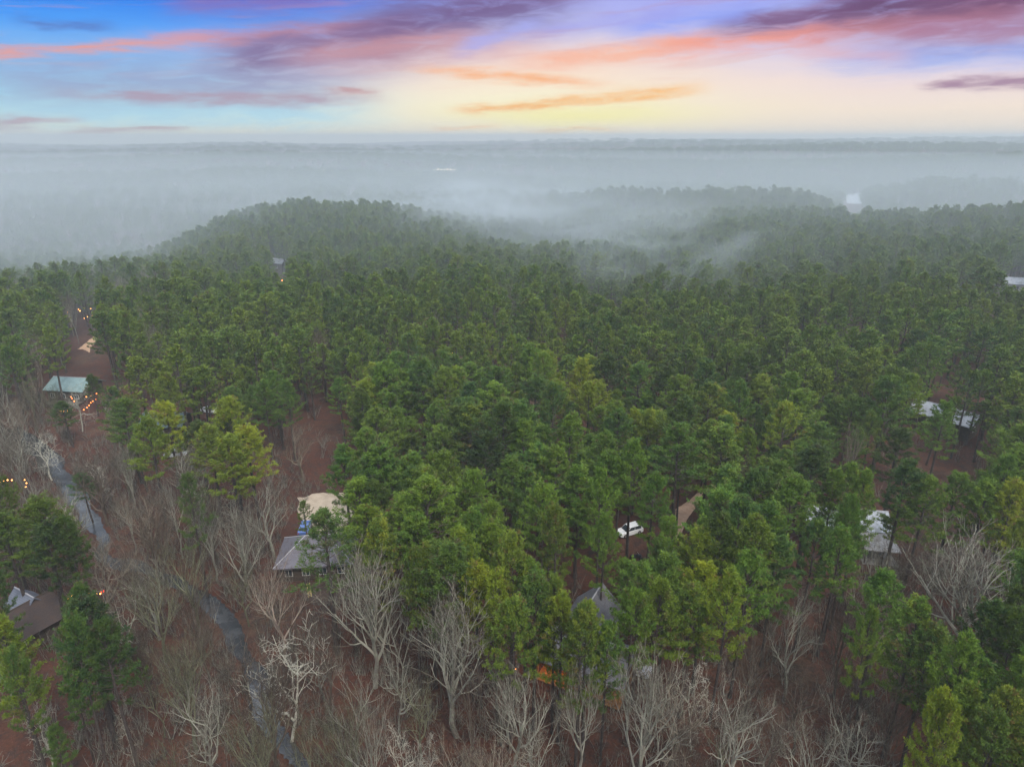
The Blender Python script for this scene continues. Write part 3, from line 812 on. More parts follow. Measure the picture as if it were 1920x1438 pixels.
# ------------------------------------------------------------------ the uncountable rest: one scattered object per kind of wood
def scatter(name, label, pts, protos, kind='stuff'):
    """pts: (x, y, z, rot, sxy, sz, index); protos: list of meshes"""
    me = bpy.data.meshes.new(name); me.vertices.add(len(pts))
    A = np.array(pts, float)
    me.vertices.foreach_set('co', A[:, :3].astype(np.float32).ravel())
    me.attributes.new('rot', 'FLOAT_VECTOR', 'POINT').data.foreach_set('vector', np.stack([0 * A[:, 3], 0 * A[:, 3], A[:, 3]], 1).astype(np.float32).ravel())
    me.attributes.new('scl', 'FLOAT_VECTOR', 'POINT').data.foreach_set('vector', A[:, [4, 4, 5]].astype(np.float32).ravel())
    me.attributes.new('idx', 'INT', 'POINT').data.foreach_set('value', A[:, 6].astype(np.int32))
    o = bpy.data.objects.new(name, me); COL.objects.link(o)
    pc = bpy.data.collections.new(name + '_kinds')
    for i, m in enumerate(protos):
        q = bpy.data.objects.new('%s_kind_%02d' % (name, i), m); pc.objects.link(q)
    ng = bpy.data.node_groups.new(name, 'GeometryNodeTree')
    ng.interface.new_socket('Geometry', in_out='INPUT', socket_type='NodeSocketGeometry'); ng.interface.new_socket('Geometry', in_out='OUTPUT', socket_type='NodeSocketGeometry')
    n = ng.nodes; l = ng.links
    gi, go = n.new('NodeGroupInput'), n.new('NodeGroupOutput')
    iop = n.new('GeometryNodeInstanceOnPoints'); ci = n.new('GeometryNodeCollectionInfo')
    ci.inputs['Collection'].default_value = pc; ci.inputs['Separate Children'].default_value = True; ci.inputs['Reset Children'].default_value = True
    def att(nm, ty):
        a = n.new('GeometryNodeInputNamedAttribute'); a.data_type = ty; a.inputs['Name'].default_value = nm; return a.outputs['Attribute']
    l.new(gi.outputs[0], iop.inputs['Points']); l.new(ci.outputs[0], iop.inputs['Instance']); iop.inputs['Pick Instance'].default_value = True
    l.new(att('idx', 'INT'), iop.inputs['Instance Index']); l.new(att('scl', 'FLOAT_VECTOR'), iop.inputs['Scale'])
    e2r = n.new('FunctionNodeEulerToRotation'); l.new(att('rot', 'FLOAT_VECTOR'), e2r.inputs[0]); l.new(e2r.outputs[0], iop.inputs['Rotation'])
    l.new(iop.outputs[0], go.inputs[0])
    md = o.modifiers.new('scatter', 'NODES'); md.node_group = ng
    tag(o, label, kind=kind); return o


far_protos = []
for i in range(6):      # whole small trees for the distance: trunk and crown in one mesh
    T, C = pine_mesh(700 + i, 20, 4.0 + .3 * (i % 3 - 1), .36 + .03 * i, 40, 5, 7, bl=.52, bw=.19)
    b = len(C.v); C.v += T.v; C.a += T.a; C.f += [tuple(q + b for q in f) for f in T.f]; C.m += [1] * len(T.f)
    far_protos.append(C.mesh('distant_pine', [M_needle, M_bark]))
bare_protos = []
for i, st in enumerate(('vase', 'oak', 'slim', 'vase')):
    T, C = bare_mesh(800 + i, 17, st, depth=3, kids=(9, 7, 6), r0=.27, rmin=.03)
    b = len(C.v); C.v += T.v; C.a += T.a; C.f += [tuple(q + b for q in f) for f in T.f]; C.m += T.m
    bare_protos.append(C.mesh('distant_bare', [M_twig]))
scatter('pine_forest', 'endless evergreen pine forest fading into the mist', [(p[0], p[1], float(zbase(p[0], p[1])) - .1, frnd.uniform(0, 6.28), p[3], p[2] / 20, frnd.randrange(6)) for p in far_p], far_protos)
scatter('bare_woods', 'leafless grey brown woodland in the misty valley', [(p[0], p[1], float(zbase(p[0], p[1])) - .1, frnd.uniform(0, 6.28), p[3], p[2] / 17, frnd.randrange(4)) for p in far_b], bare_protos)
shr = []
for _ in range(12000):
    y = 42 + 130 * frnd.random() ** .8; x = frnd.uniform(-.85, .85) * y - 5
    px, py, dep = project(x, y, 0)
    sd_ = stream_dist(x, y)
    if sd_ < 1.6: continue
    if _ > 6500:
        if sd_ > 6: continue
    if not inside(px, py - 40, BAREZONE) and frnd.random() < .86: continue
    if any(abs(px - a) < r and abs(py - b) < r for a, b, r, _ in OPEN_PX): continue
    k = frnd.uniform(.35, 1.5) ** 1.2
    shr.append((x, y, ground(x, y), frnd.uniform(0, 6.28), k, k * frnd.uniform(.8, 1.4), frnd.randrange(5)))
SHR = [shrub_mesh(900 + i).mesh('undergrowth_stem', [M_twig]) for i in range(5)]
us = scatter('undergrowth', 'thin leafless brush over the brown forest floor', shr, SHR)

# ------------------------------------------------------------------ houses
def shingle(ca, cb, sx=3.0):
    def f(N, b):
        tc = N.n.new('ShaderNodeTexCoord').outputs['Object']
        n = N.noise(tc, 1.1, 4, .7); br = N.n.new('ShaderNodeTexBrick'); N.l.new(tc, br.inputs['Vector']); br.inputs['Scale'].default_value = sx
        br.inputs['Color1'].default_value = ca; br.inputs['Color2'].default_value = cb; br.inputs['Mortar'].default_value = tuple(c * .5 for c in ca[:3]) + (1,)
        br.inputs['Mortar Size'].default_value = .03
        c = N.mix(N.smooth(n, .45, .7, 0, .55), br.outputs[0], (.075, .045, .03, 1)); N.l.new(c, b.inputs['Base Color'])
    return f


def ribbed(ca, cb):
    def f(N, b):
        tc = N.n.new('ShaderNodeTexCoord').outputs['Object']; w = N.n.new('ShaderNodeTexWave'); N.l.new(tc, w.inputs['Vector'])
        w.inputs['Scale'].default_value = 1.6; w.inputs['Distortion'].default_value = 0
        c = N.mix(N.smooth(N.noise(tc, .8, 5, .7), .40, .66), ca, cb)
        c = N.mix(N.smooth(w.outputs[1], .82, .95, 0, .4), c, tuple(q * .45 for q in ca[:3]) + (1,)); N.l.new(c, b.inputs['Base Color'])
        b.inputs['Roughness'].default_value = .45; b.inputs['Metallic'].default_value = .25
    return f


def boards(ca, cb):
    def f(N, b):
        tc = N.n.new('ShaderNodeTexCoord').outputs['Object']; w = N.n.new('ShaderNodeTexWave'); w.bands_direction = 'Z'; N.l.new(tc, w.inputs['Vector'])
        w.inputs['Scale'].default_value = 1.5; w.inputs['Distortion'].default_value = .3
        c = N.mix(N.smooth(N.noise(tc, 2.2, 4, .7), .35, .65), ca, cb); c = N.mix(N.smooth(w.outputs[1], .85, .97, 0, .6), c, (.02, .015, .01, 1))
        N.l.new(c, b.inputs['Base Color'])
    return f


M_glass = mat('window_glass', color=(.03, .04, .05, 1), rough=.08)
M_trim = mat('pale_trim', color=(.62, .60, .56, 1), rough=.6)
M_dark = mat('dark_timber', boards((.06, .045, .035, 1), (.10, .075, .055, 1)))
M_chim = mat('stone_chimney', boards((.16, .15, .14, 1), (.25, .23, .21, 1)))
M_bulb = emit('warm_bulb', (1, .42, .10, 1), 9); M_red = emit('red_lantern_glow', (1, .05, .02, 1), 5); M_flood = emit('white_floodlight', (1, .80, .52, 1), 16)
M_orange = emit('amber_bulb', (1, .26, .05, 1), 6)


def roof_gable(mb, cx, cy, L, W, eh, rise, ov=.45, axis='x', th=.18):
    k = rise / (W / 2)
    for sgn in (-1, 1):
        q = []
        for (u, v) in ((-L / 2 - ov, 0), (L / 2 + ov, 0), (L / 2 + ov, W / 2 + ov), (-L / 2 - ov, W / 2 + ov)):
            q.append((u, sgn * v, eh + rise - v * k))
        if axis == 'y': q = [(v, u, z) for u, v, z in q]
        top = [(cx + a, cy + b, z + th) for a, b, z in q]; bot = [(cx + a, cy + b, z + .01) for a, b, z in q]
        mb.face(top); mb.face(bot[::-1])
        for i in range(4):
            if i == 0: continue
            j = (i + 1) % 4; mb.face([top[i], bot[i], bot[j], top[j]])
    # ridge cap
    a = (cx - (L / 2 + ov) * (axis == 'x'), cy - (L / 2 + ov) * (axis == 'y'), eh + rise + th + .03); b = (cx + (L / 2 + ov) * (axis == 'x'), cy + (L / 2 + ov) * (axis == 'y'), eh + rise + th + .03)
    mb.tube([a, b], [.10, .10], 5, 1)


def roof_hip(mb, cx, cy, L, W, eh, rise, ov=.5, th=.18):
    a, b = L / 2 + ov, W / 2 + ov; r = max(.4, L / 2 - W / 2); z0 = eh - ov * rise / (W / 2); z1 = eh + rise
    for dz, fl in ((th, False), (0, True)):
        P = [(cx - a, cy - b, z0 + dz), (cx + a, cy - b, z0 + dz), (cx + a, cy + b, z0 + dz), (cx - a, cy + b, z0 + dz), (cx - r, cy, z1 + dz), (cx + r, cy, z1 + dz)]
        for f in ((0, 1, 5, 4), (1, 2, 5), (2, 3, 4, 5), (3, 0, 4)):
            q = [P[i] for i in f]; mb.face(q[::-1] if fl else q)
        if fl:
            for i in range(4):
                j = (i + 1) % 4; mb.face([P[i], P[j], (P[j][0], P[j][1], z0 + th), (P[i][0], P[i][1], z0 + th)])
    for s in (-1, 1):
        for t in (-1, 1): mb.tube([(cx + s * r, cy, z1 + th), (cx + s * a, cy + t * b, z0 + th + .02)], [.08, .08], 4, 1)
    mb.tube([(cx - r, cy, z1 + th), (cx + r, cy, z1 + th)], [.08, .08], 4, 1)


def walls_gable(mb, cx, cy, L, W, eh, rise, axis='x', base=-1.2):
    sx, sy = (L, W) if axis == 'x' else (W, L); a, b = sx / 2, sy / 2
    c = [(-a, -b), (a, -b), (a, b), (-a, b)]
    for i in range(4):
        p, q = c[i], c[(i + 1) % 4]; gable = (i % 2 == 1) if axis == 'x' else (i % 2 == 0)
        pts = [(cx + p[0], cy + p[1], base), (cx + q[0], cy + q[1], base), (cx + q[0], cy + q[1], eh)]
        if gable and rise: pts.append((cx + (p[0] + q[0]) / 2, cy + (p[1] + q[1]) / 2, eh + rise))
        pts.append((cx + p[0], cy + p[1], eh)); mb.face(pts)


def add_window(parent, x, y, z, w, h, face, glass=None):
    """face: 'x' pane looks along x, 'y' along y; stands 3 cm proud of the wall"""
    fr = MB(); s = .07
    def bar(du, dz, su, sz):
        if face == 'y': fr.box((x + du, y, z + dz), (su, .08, sz))
        else: fr.box((x, y + du, z + dz), (.08, su, sz))
    bar(0, h / 2, w + s, s); bar(0, -h / 2, w + s * 2, s); bar(-w / 2, 0, s, h - s); bar(w / 2, 0, s, h - s); bar(0, 0, s * .6, h - s)
    f = fr.obj('window', M_trim, parent); g = MB()
    g.box((x, y, z), (w - s, .03, h - s) if face == 'y' else (.03, w - s, h - s)); g.obj('pane', glass or M_glass, f)
    return f


def add_door(parent, x, y, z, face='y', m=None):
    d = MB(); d.box((x, y, z), (.95, .08, 2.05) if face == 'y' else (.08, .95, 2.05)); o = d.obj('door', m or M_dark, parent)
    hb = MB(); hb.ball((x + .35, y - .07, z) if face == 'y' else (x - .07, y + .35, z), .05, 6, 4); hb.obj('handle', M_trim, o); return o


def house(name, label, x, y, rz, cat='house'):
    e = empty(name, (x, y, ground(x, y) + .15), rz); tag(e, label, cat); return e


M_roofA = mat('grey_shingles', shingle((.15, .15, .165, 1), (.20, .20, .215, 1)))
M_ridge = mat('ridge_cap', color=(.36, .36, .38, 1))
M_wood = mat('honey_timber', boards((.20, .095, .035, 1), (.28, .14, .055, 1)))
h = house('timber_cabin', 'timber cabin with grey shingle gables and an orange lit porch under the pines', 9.7, 69.5, R(-27), 'cabin')
mb = MB(); walls_gable(mb, 0, .9, 10.6, 5.2, 3.0, 1.9); mb.obj('wall', M_wood, h)
mb = MB(); walls_gable(mb, -1.5, 5.4, 4.6, 5.8, 4.3, 2.9, 'y'); mb.obj('wall', M_wood, h)
mb = MB(); roof_gable(mb, 0, 0, 11, 7, 3.0, 2.5, .4, 'x'); mb.obj('roof', [M_roofA, M_ridge], h)
mb = MB(); roof_gable(mb, -1.5, 5.0, 6.4, 6.2, 4.3, 3.1, .4, 'y'); mb.obj('roof', [M_roofA, M_ridge], h)
mb = MB(); mb.box((0, -2.9, .1), (11, 2.4, .16)); mb.obj('porch_deck', M_wood, h)
for px_ in (-5.3, -2.6, 0, 2.6, 5.3):
    mb = MB(); mb.box((px_, -3.9, 1.45), (.16, .16, 2.6)); mb.obj('porch_post', M_wood, h)
mb = MB(); mb.box((0, -3.95, 1.05), (10.4, .08, .08)); mb.box((0, -3.95, .45), (10.4, .06, .06))
for i in range(52): mb.box((-5.2 + i * .204, -3.95, .75), (.03, .03, .6))
mb.obj('porch_railing', M_wood, h)
for wx in (-3.8, 2.2, 4.2): add_window(h, wx, -1.74, 1.5, 1.1, 1.2, 'y')
add_door(h, -.8, -1.75, 1.15)
mb = MB(); mb.box((2.8, 1.6, 5.3), (.9, .9, 2.6)); mb.box((2.8, 1.6, 6.65), (1.1, 1.1, .12)); mb.obj('chimney', M_chim, h)
for lx in (-4.6, -3.0):
    mb = MB(); mb.ball((lx, -2.5, 2.35), .10, 8, 5); mb.obj('porch_lamp', M_orange, h)
    ld = bpy.data.lights.new('porch_glow', 'POINT'); ld.energy = 110; ld.color = (1, .42, .10); ld.shadow_soft_size = .12
    lo = bpy.data.objects.new('porch_glow', ld); COL.objects.link(lo); lo.parent = h; lo.location = (lx, -2.75, 2.15)

M_roofB = mat('dark_grey_shingles', shingle((.13, .125, .15, 1), (.175, .17, .20, 1)))
h = house('hip_roof_house', 'house with a dark grey hip roof beside the gravel drive', -31.0, 93.6, R(6))
mb = MB(); walls_gable(mb, 0, 0, 10.6, 7.2, 3.1, 0); mb.obj('wall', M_dark, h)  # wall given a dark colour that stands in for porch shade under the eaves
mb = MB(); roof_hip(mb, 0, 0, 11, 7.6, 3.1, 2.5, .6); mb.obj('roof', [M_roofB, M_ridge], h)
mb = MB(); mb.box((2.2, .8, 5.2), (.9, .9, 2.0)); mb.box((2.2, .8, 6.26), (1.1, 1.1, .1)); mb.obj('chimney', M_chim, h)
for wx in (-4.0, -1.4, 1.2, 4.0): add_window(h, wx, -3.64, 1.5, 1.1, 1.2, 'y')
add_door(h, 2.6, -3.65, 1.2)

M_white = mat('pale_metal_roof', ribbed((.36, .38, .41, 1), (.20, .21, .21, 1)))
M_grey2 = mat('weathered_roof', ribbed((.30, .29, .28, 1), (.17, .15, .13, 1)))
h = house('long_metal_roof_house', 'long house with a pale metal roof and a lower square porch roof', 57.0, 102.6, R(-9))
mb = MB(); walls_gable(mb, 0, 0, 12.6, 6.2, 3.3, 1.7); mb.obj('wall', M_dark, h)
mb = MB(); roof_gable(mb, 0, 0, 13, 6.6, 3.3, 1.8, .4); mb.obj('roof', [M_white, M_ridge], h)
mb = MB(); mb.face([(1.2, -3.7, 3.15), (1.2, -8.3, 2.55), (6.6, -8.3, 2.55), (6.6, -3.7, 3.15)][::-1]); mb.face([(1.2, -3.7, 3.0), (1.2, -8.3, 2.4), (6.6, -8.3, 2.4), (6.6, -3.7, 3.0)])
for a, b in (((1.2, -3.7, 3.15), (1.2, -8.3, 2.55)), ((1.2, -8.3, 2.55), (6.6, -8.3, 2.55)), ((6.6, -8.3, 2.55), (6.6, -3.7, 3.15))):
    mb.face([a, b, (b[0], b[1], b[2] - .15), (a[0], a[1], a[2] - .15)])
mb.obj('porch_roof', [M_grey2], h)
for px_ in (1.4, 4.0, 6.4):
    mb = MB(); mb.box((px_, -8.1, 1.0), (.16, .16, 2.8)); mb.obj('porch_post', M_dark, h)
mb = MB(); mb.box((3.9, -8.1, .9), (5.2, .08, .10)); mb.box((3.9, -6.0, -.05), (5.4, 4.6, .14)); mb.obj('porch_deck', M_grey2, h)
for wx in (-4.4, -1.6): add_window(h, wx, -3.14, 1.6, 1.1, 1.2, 'y')
add_window(h, 6.34, 0, 1.6, 1.1, 1.2, 'x')

h = house('white_roof_house', 'house with a bright white metal roof half hidden in the far pines', 101.5, 148.0, R(-52))
mb = MB(); walls_gable(mb, 0, 0, 12.6, 6.6, 3.2, 1.8); mb.obj('wall', M_dark, h)
mb = MB(); roof_gable(mb, 0, 0, 13, 7, 3.2, 1.9, .4); mb.obj('roof', [mat('white_metal_roof', ribbed((.44, .46, .49, 1), (.28, .29, .30, 1))), M_ridge], h)
add_window(h, 6.34, 0, 1.6, 1.1, 1.2, 'x'); add_window(h, -2, -3.34, 1.6, 1.1, 1.2, 'y')

h = house('teal_roof_house', 'house with a pale teal metal roof above strings of orange lights', -115.5, 169.5, R(-8))
mb = MB(); walls_gable(mb, 0, 0, 10, 7.6, 3.2, 1.9); mb.obj('wall', M_dark, h)
mb = MB(); roof_gable(mb, 0, 0, 10.5, 8.0, 3.2, 2.0, .45); mb.obj('roof', [mat('pale_teal_roof', ribbed((.22, .31, .30, 1), (.15, .22, .21, 1))), M_ridge], h)
mb = MB(); mb.box((1, -5.6, .3), (9, 3, .16)); mb.obj('porch_deck', M_dark, h)
for wx in (-3.6, -.6, 3.2): add_window(h, wx, -3.84, 1.5, 1.2, 1.2, 'y')

h = house('slate_panel_house', 'dark brown roofed house with one blue-grey slate roof face beside the very dark pines', -69.0, 77.6, R(61))
mb = MB(); walls_gable(mb, 0, 0, 9.6, 6.6, 3.0, 2.2); mb.obj('wall', M_dark, h)
mb = MB(); roof_gable(mb, 0, 0, 10, 7, 3.0, 2.3, .5); mb.obj('roof', [mat('brown_needle_roof', shingle((.055, .040, .038, 1), (.075, .055, .05, 1))), M_dark], h)
mb = MB(); walls_gable(mb, 3.0, 2.2, 4.0, 3.2, 3.5, 1.6, 'y'); mb.obj('wall', M_dark, h)
mb = MB(); roof_gable(mb, 3.0, 2.0, 4.6, 3.6, 3.9, 1.8, .25, 'y'); o = mb.obj('roof', [mat('slate_roof', ribbed((.19, .205, .25, 1), (.13, .145, .18, 1))), M_ridge], h); o['label'] = 'blue-grey slate coloured roof face'
add_window(h, -1, -3.34, 1.5, 1.1, 1.2, 'y')

h = house('dull_roof_house', 'house with a dull blue-green roof behind the yellow-green pines', -78.5, 143.0, R(4))
mb = MB(); walls_gable(mb, 0, 0, 8.6, 6.6, 3.2, 1.7); mb.obj('wall', M_dark, h)
mb = MB(); roof_gable(mb, 0, 0, 9, 7, 3.2, 1.8, .4); mb.obj('roof', [mat('dull_teal_roof', ribbed((.08, .12, .12, 1), (.055, .08, .08, 1))), M_ridge], h)
add_window(h, 0, -3.34, 1.6, 1.1, 1.2, 'y')

h = house('hillside_cottage', 'tiny pale roofed cottage high on the round hill', -118.5, 348.0, R(-20), 'cottage')
mb = MB(); walls_gable(mb, 0, 0, 6.6, 5, 6.0, 1.7); mb.obj('wall', M_dark, h)
mb = MB(); roof_gable(mb, 0, 0, 7, 5.4, 6.0, 1.8, .3); mb.obj('roof', [M_white, M_ridge], h); add_window(h, 0, -2.54, 4, 1.1, 1.2, 'y')

h = house('white_house', 'white walled house at the edge of the far pines on the right', 220.0, 293.0, R(-25))
mb = MB(); walls_gable(mb, 0, 0, 11, 7, 4.6, 2.0); mb.obj('wall', mat('white_siding', boards((.70, .70, .70, 1), (.60, .61, .63, 1))), h)
mb = MB(); roof_gable(mb, 0, 0, 11.4, 7.4, 4.6, 2.1, .4); mb.obj('roof', [M_white, M_ridge], h)
for wx in (-4, -1.4, 1.4, 4): add_window(h, wx, -3.54, 2.4, 1.4, 2.2, 'y')


# ------------------------------------------------------------------ vehicles
def car(name, label, cat, x, y, rz, paint, kind='suv'):
    e = empty(name, (x, y, ground(x, y) + .04), rz); tag(e, label, cat)
    M = mat(name + '_paint', color=paint, rough=.25); M.node_tree.nodes['Principled BSDF'].inputs['Coat Weight'].default_value = .5
    W, Hh = (.93, 1.66) if kind == 'suv' else (.88, 1.42)
    # side profile: (x, z) loops swept over the width
    body = [(-2.28, .38), (-2.32, .72), (-2.25, 1.00), (-1.0, 1.04), (1.05, .98), (1.9, .90), (2.25, .74), (2.30, .42), (1.9, .28), (-1.9, .28)]
    def loft(prof, halfs, m, nm, z0=0):
        mb = MB(); n = len(prof)
        for (y0, s0), (y1, s1) in zip(halfs, halfs[1:]):
            for i in range(n):
                j = (i + 1) % n; a, b = prof[i], prof[j]
                f = lambda p, yy, s: (p[0] * s, yy, z0 + (p[1] - z0) * s if z0 else p[1])
                mb.face([f(a, y0, s0), f(b, y0, s0), f(b, y1, s1), f(a, y1, s1)])
        mb.face([(p[0] * halfs[0][1], halfs[0][0], p[1]) for p in prof][::-1]); mb.face([(p[0] * halfs[-1][1], halfs[-1][0], p[1]) for p in prof])
        return mb.obj(nm, m, e)
    b = loft(body, [(-W, .97), (-W * .9, 1), (W * .9, 1), (W, .97)], M, 'body')
    back = -2.05 if kind == 'suv' else -1.6
    glass = [(back, 1.03), (back + .35, Hh - .06), (.35, Hh - .06), (1.15, 1.0)]
    loft(glass, [(-W * .86, 1), (W * .86, 1)], M_glass, 'windows')
    roof = [(back + .30, Hh - .08), (back + .42, Hh), (.25, Hh), (.42, Hh - .08)]
    loft(roof, [(-W * .80, 1), (W * .80, 1)], M, 'roof_panel')
    for px_ in (back + .08, -.55, .80):
        for s in (-1, 1):
            mb = MB(); top = (min(px_ * .7, .33) if px_ > 0 else px_ + (.3 if px_ < -1 else 0), s * W * .82, Hh - .05)
            mb.tube([(px_ + (.28 if px_ > 0 else 0), s * W * .88, 1.0), top], [.05, .05], 4); mb.obj('pillar', M, e)
    for wx in (-1.42, 1.42):
        for s in (-1, 1):
            mb = MB(); mb.cyl((wx, s * (W - .08), .34), .34, .24, 'y', 18); w_ = mb.obj('wheel', M_tyre, e)
            mb = MB(); mb.cyl((wx, s * (W + .03), .34), .20, .05, 'y', 12); mb.obj('rim', M_rim, w_)
    for s in (-1, 1):
        mb = MB(); mb.box((2.24, s * .66, .74), (.08, .34, .14)); mb.obj('headlight', M_lens, e)
        mb = MB(); mb.box((-2.29, s * .70, .86), (.06, .20, .22)); mb.obj('tail_light', M_tail, e)
    return e


M_tyre = mat('tyre_rubber', color=(.02, .02, .02, 1)); M_rim = mat('wheel_rim', color=(.45, .45, .46, 1), rough=.3, metal=.8)
M_lens = mat('headlight_lens', color=(.75, .77, .8, 1), rough=.1); M_tail = mat('tail_lens', color=(.35, .02, .02, 1), rough=.2)
car('white_car', 'white hatchback with dark windows parked in the gap in the pines', 'car', 20.1, 101.4, R(205), (.80, .82, .84, 1))
car('white_car', 'small white car parked to the right of the lit cabin', 'car', 15.6, 69.9, R(-25), (.78, .80, .84, 1), 'sedan')
car('blue_car', 'bright blue car parked behind the grey hip roof', 'car', -36.1, 103.6, R(96), (.09, .16, .40, 1), 'sedan')
car('pale_car', 'pale silver car below the yellow-green pines by the dull roofed house', 'car', -71.6, 131.8, R(8), (.40, .43, .45, 1), 'sedan')
car('pale_car', 'small white car glimpsed through the pines above the dull teal roof', 'car', *ray_hit(394, 768, .8)[:2], R(-20), (.80, .82, .82, 1), 'sedan')
# quad bike in the clearing
e = empty('quad_bike', (19.9, 93.4, ground(19.9, 93.4)), R(15)); tag(e, 'dark quad bike standing on the leaf litter in front of the white hatchback', 'quad bike')
mb = MB(); mb.box((0, 0, .55), (1.5, .42, .30)); mb.box((.55, 0, .72), (.5, .5, .14)); mb.box((-.55, 0, .74), (.6, .6, .10)); mb.obj('body', mat('quad_body', color=(.03, .03, .035, 1), rough=.4), e)
mb = MB(); mb.box((-.15, 0, .84), (.75, .30, .14), taper=.8); mb.obj('seat', M_tyre, e)
mb = MB(); mb.tube([(.4, 0, .75), (.3, 0, 1.08)], [.03, .03], 6); mb.tube([(.3, -.4, 1.08), (.3, .4, 1.08)], [.025, .025], 6); mb.obj('handlebar', M_rim, e)
for wx in (-.6, .6):
    for s in (-1, 1):
        mb = MB(); mb.cyl((wx, s * .48, .28), .28, .22, 'y', 14); mb.obj('wheel', M_tyre, e)
# garden furniture on the hip-roof house's near side
M_pl = mat('white_plastic', color=(.78, .79, .80, 1), rough=.5)
for (px_, py_, lb) in ((547, 1062, 'white garden chair in front of the grey hip roofed house'), (691, 1058, 'white garden chair between the bright yellow-green pine trunks')):
    x_, y_, z_, t_ = ray_hit(px_, py_, .6); e = empty('garden_chair', (x_, y_, ground(x_, y_)), R(200)); tag(e, lb, 'chair')
    mb = MB(); mb.box((0, 0, .43), (.55, .52, .05)); mb.obj('seat', M_pl, e)
    mb = MB(); mb.box((0, .27, .75), (.55, .05, .62)); mb.obj('backrest', M_pl, e)
    for a in (-.24, .24):
        for b in (-.22, .22):
            mb = MB(); mb.box((a, b, .2), (.05, .05, .41)); mb.obj('leg', M_pl, e)
# yellow ladder-like plank and fire pit by the creek side of that house
x_, y_, z_, t_ = ray_hit(579, 1102, .5)
e = empty('wooden_ladder', (x_, y_, ground(x_, y_) + .02), R(110)); tag(e, 'yellow wooden ladder lying on the ground in front of the hip roofed house', 'ladder')
M_yel = mat('yellow_timber', color=(.55, .42, .16, 1))
for s in (-.22, .22):
    mb = MB(); mb.box((0, s, .10), (3.6, .08, .10)); mb.obj('rail', M_yel, e)
mb = MB()
for i in range(9): mb.box((-1.6 + i * .4, 0, .10), (.05, .36, .05))
mb.obj('rung', M_yel, e)

# ------------------------------------------------------------------ lights among the trees
def lights(label, px_pts, h=3.0, m=None, rb=None, group=None):
    P = []
    for (a, b) in px_pts:
        x, y, z, t = ray_hit(a, b, h); P.append((x, y, ground(x, y) + h, t))
    x0, y0, z0, t0 = P[0]; r = rb or (.05 + t0 * .0005)
    e = empty('string_lights', (x0, y0, z0 - h)); tag(e, label, 'string lights', group)
    loc = [(p[0] - x0, p[1] - y0, p[2] - z0 + h) for p in P]
    mb = MB(); seg = []
    for a, b in zip(loc, loc[1:]):
        for j in range(4):
            t = j / 4; seg.append((a[0] + (b[0] - a[0]) * t, a[1] + (b[1] - a[1]) * t, a[2] + (b[2] - a[2]) * t + .15 - .5 * t * (1 - t)))
    seg.append((loc[-1][0], loc[-1][1], loc[-1][2] + .15)); mb.tube(seg, [.02] * len(seg), 4); mb.obj('cord', M_tyre, e)
    for p in (loc[0], loc[-1]):
        mb = MB(); mb.tube([(p[0], p[1], -.6), (p[0], p[1], p[2] + .2)], [.05, .04], 6); mb.obj('post', M_dark, e)
    for p in loc:
        mb = MB(); mb.ball(p, r, 8, 5); mb.obj('bulb', m or M_bulb, e)
    return e


lights('string of warm lights running from the slate panel house towards the creek', [(86, 1133), (112, 1129), (128, 1122), (134, 1117), (140, 1113), (146, 1107), (152, 1105), (160, 1108), (166, 1110), (176, 1112), (181, 1112), (188, 1112)])
lights('short row of three orange lights below the pale teal roof', [(114, 770), (120, 770), (127, 769)])
lights('longest slanting string of orange lights below the pale teal roof', [(150, 771), (157, 768), (163, 764), (167, 760), (170, 755), (174, 752), (179, 749)], m=M_orange)
lights('short string of orange lights close under the right end of the pale teal roof', [(162, 744), (170, 742), (175, 740), (181, 738)], m=M_orange)
lights('glowing orange porch lights against the pale teal roofed house', [(133, 744), (135, 747), (139, 752)], m=M_orange)
lights('amber lights strung at the far left edge above the dark pines', [(0, 903), (7, 901), (14, 899), (22, 899)])
lights('three amber lights hanging beside the bright upper creek', [(46, 898), (49, 904), (48, 911)])
lights('two amber lights at the left end of the far lit yard', [(107, 588), (108, 595)])
lights('brightest cluster of amber lights in the far lit yard', [(126, 585), (147, 580), (150, 583), (158, 578), (164, 576), (170, 579), (175, 576), (181, 573), (185, 577), (185, 582)])
lights('lower faint row of lights in the far lit yard', [(158, 597), (164, 594), (172, 593), (180, 594)], rb=.13)
lights('faint red-orange lights in the mist beyond the middle pines', [(1030, 516), (1036, 520), (1057, 519), (1065, 517), (1073, 519), (1081, 518)], h=4, m=M_orange)
lights('faint orange lights near the top of the round hill', [(644, 478), (651, 480), (660, 478)], h=6, m=M_orange)
lights('pair of tiny lights deep in the middle of the pines', [(843, 659), (849, 662)], h=8, rb=.12)


def lamp(label, px, py, h, m, r, name='lamp_post'):
    x, y, z, t = ray_hit(px, py, h); e = empty(name, (x, y, ground(x, y))); tag(e, label, 'lamp post')
    mb = MB(); mb.tube([(0, 0, -.5), (0, 0, h * .5), (0, 0, h - .1)], [.10, .08, .06], 8); mb.obj('post', M_dark, e)
    mb = MB(); mb.ball((0, 0, h), r, 8, 5); mb.obj('lamp', m, e)
    mb = MB(); mb.cyl((0, 0, h + r), r * 1.1, .08, 'z', 10); mb.obj('cap', M_dark, e)


lamp('red glowing lantern at the creek end of the warm light string', 192, 1107, 2.6, M_red, .26, 'lantern')
lamp('bright white lamp standing beside the distant lake', 1578, 356, 9, M_flood, .55)
lamp('lone orange lamp in the misty left valley', 118, 461, 5, M_orange, .5)
lamp('small white lamp by the pale field on the ridge', 1468, 388, 6, M_flood, .4)
lamp('orange lamp just below the tiny hillside cottage', 529, 526, 8, M_orange, .28)
lamp('small warm lamp left of the orange lit porch', 966, 1253, 2.4, M_orange, .12)

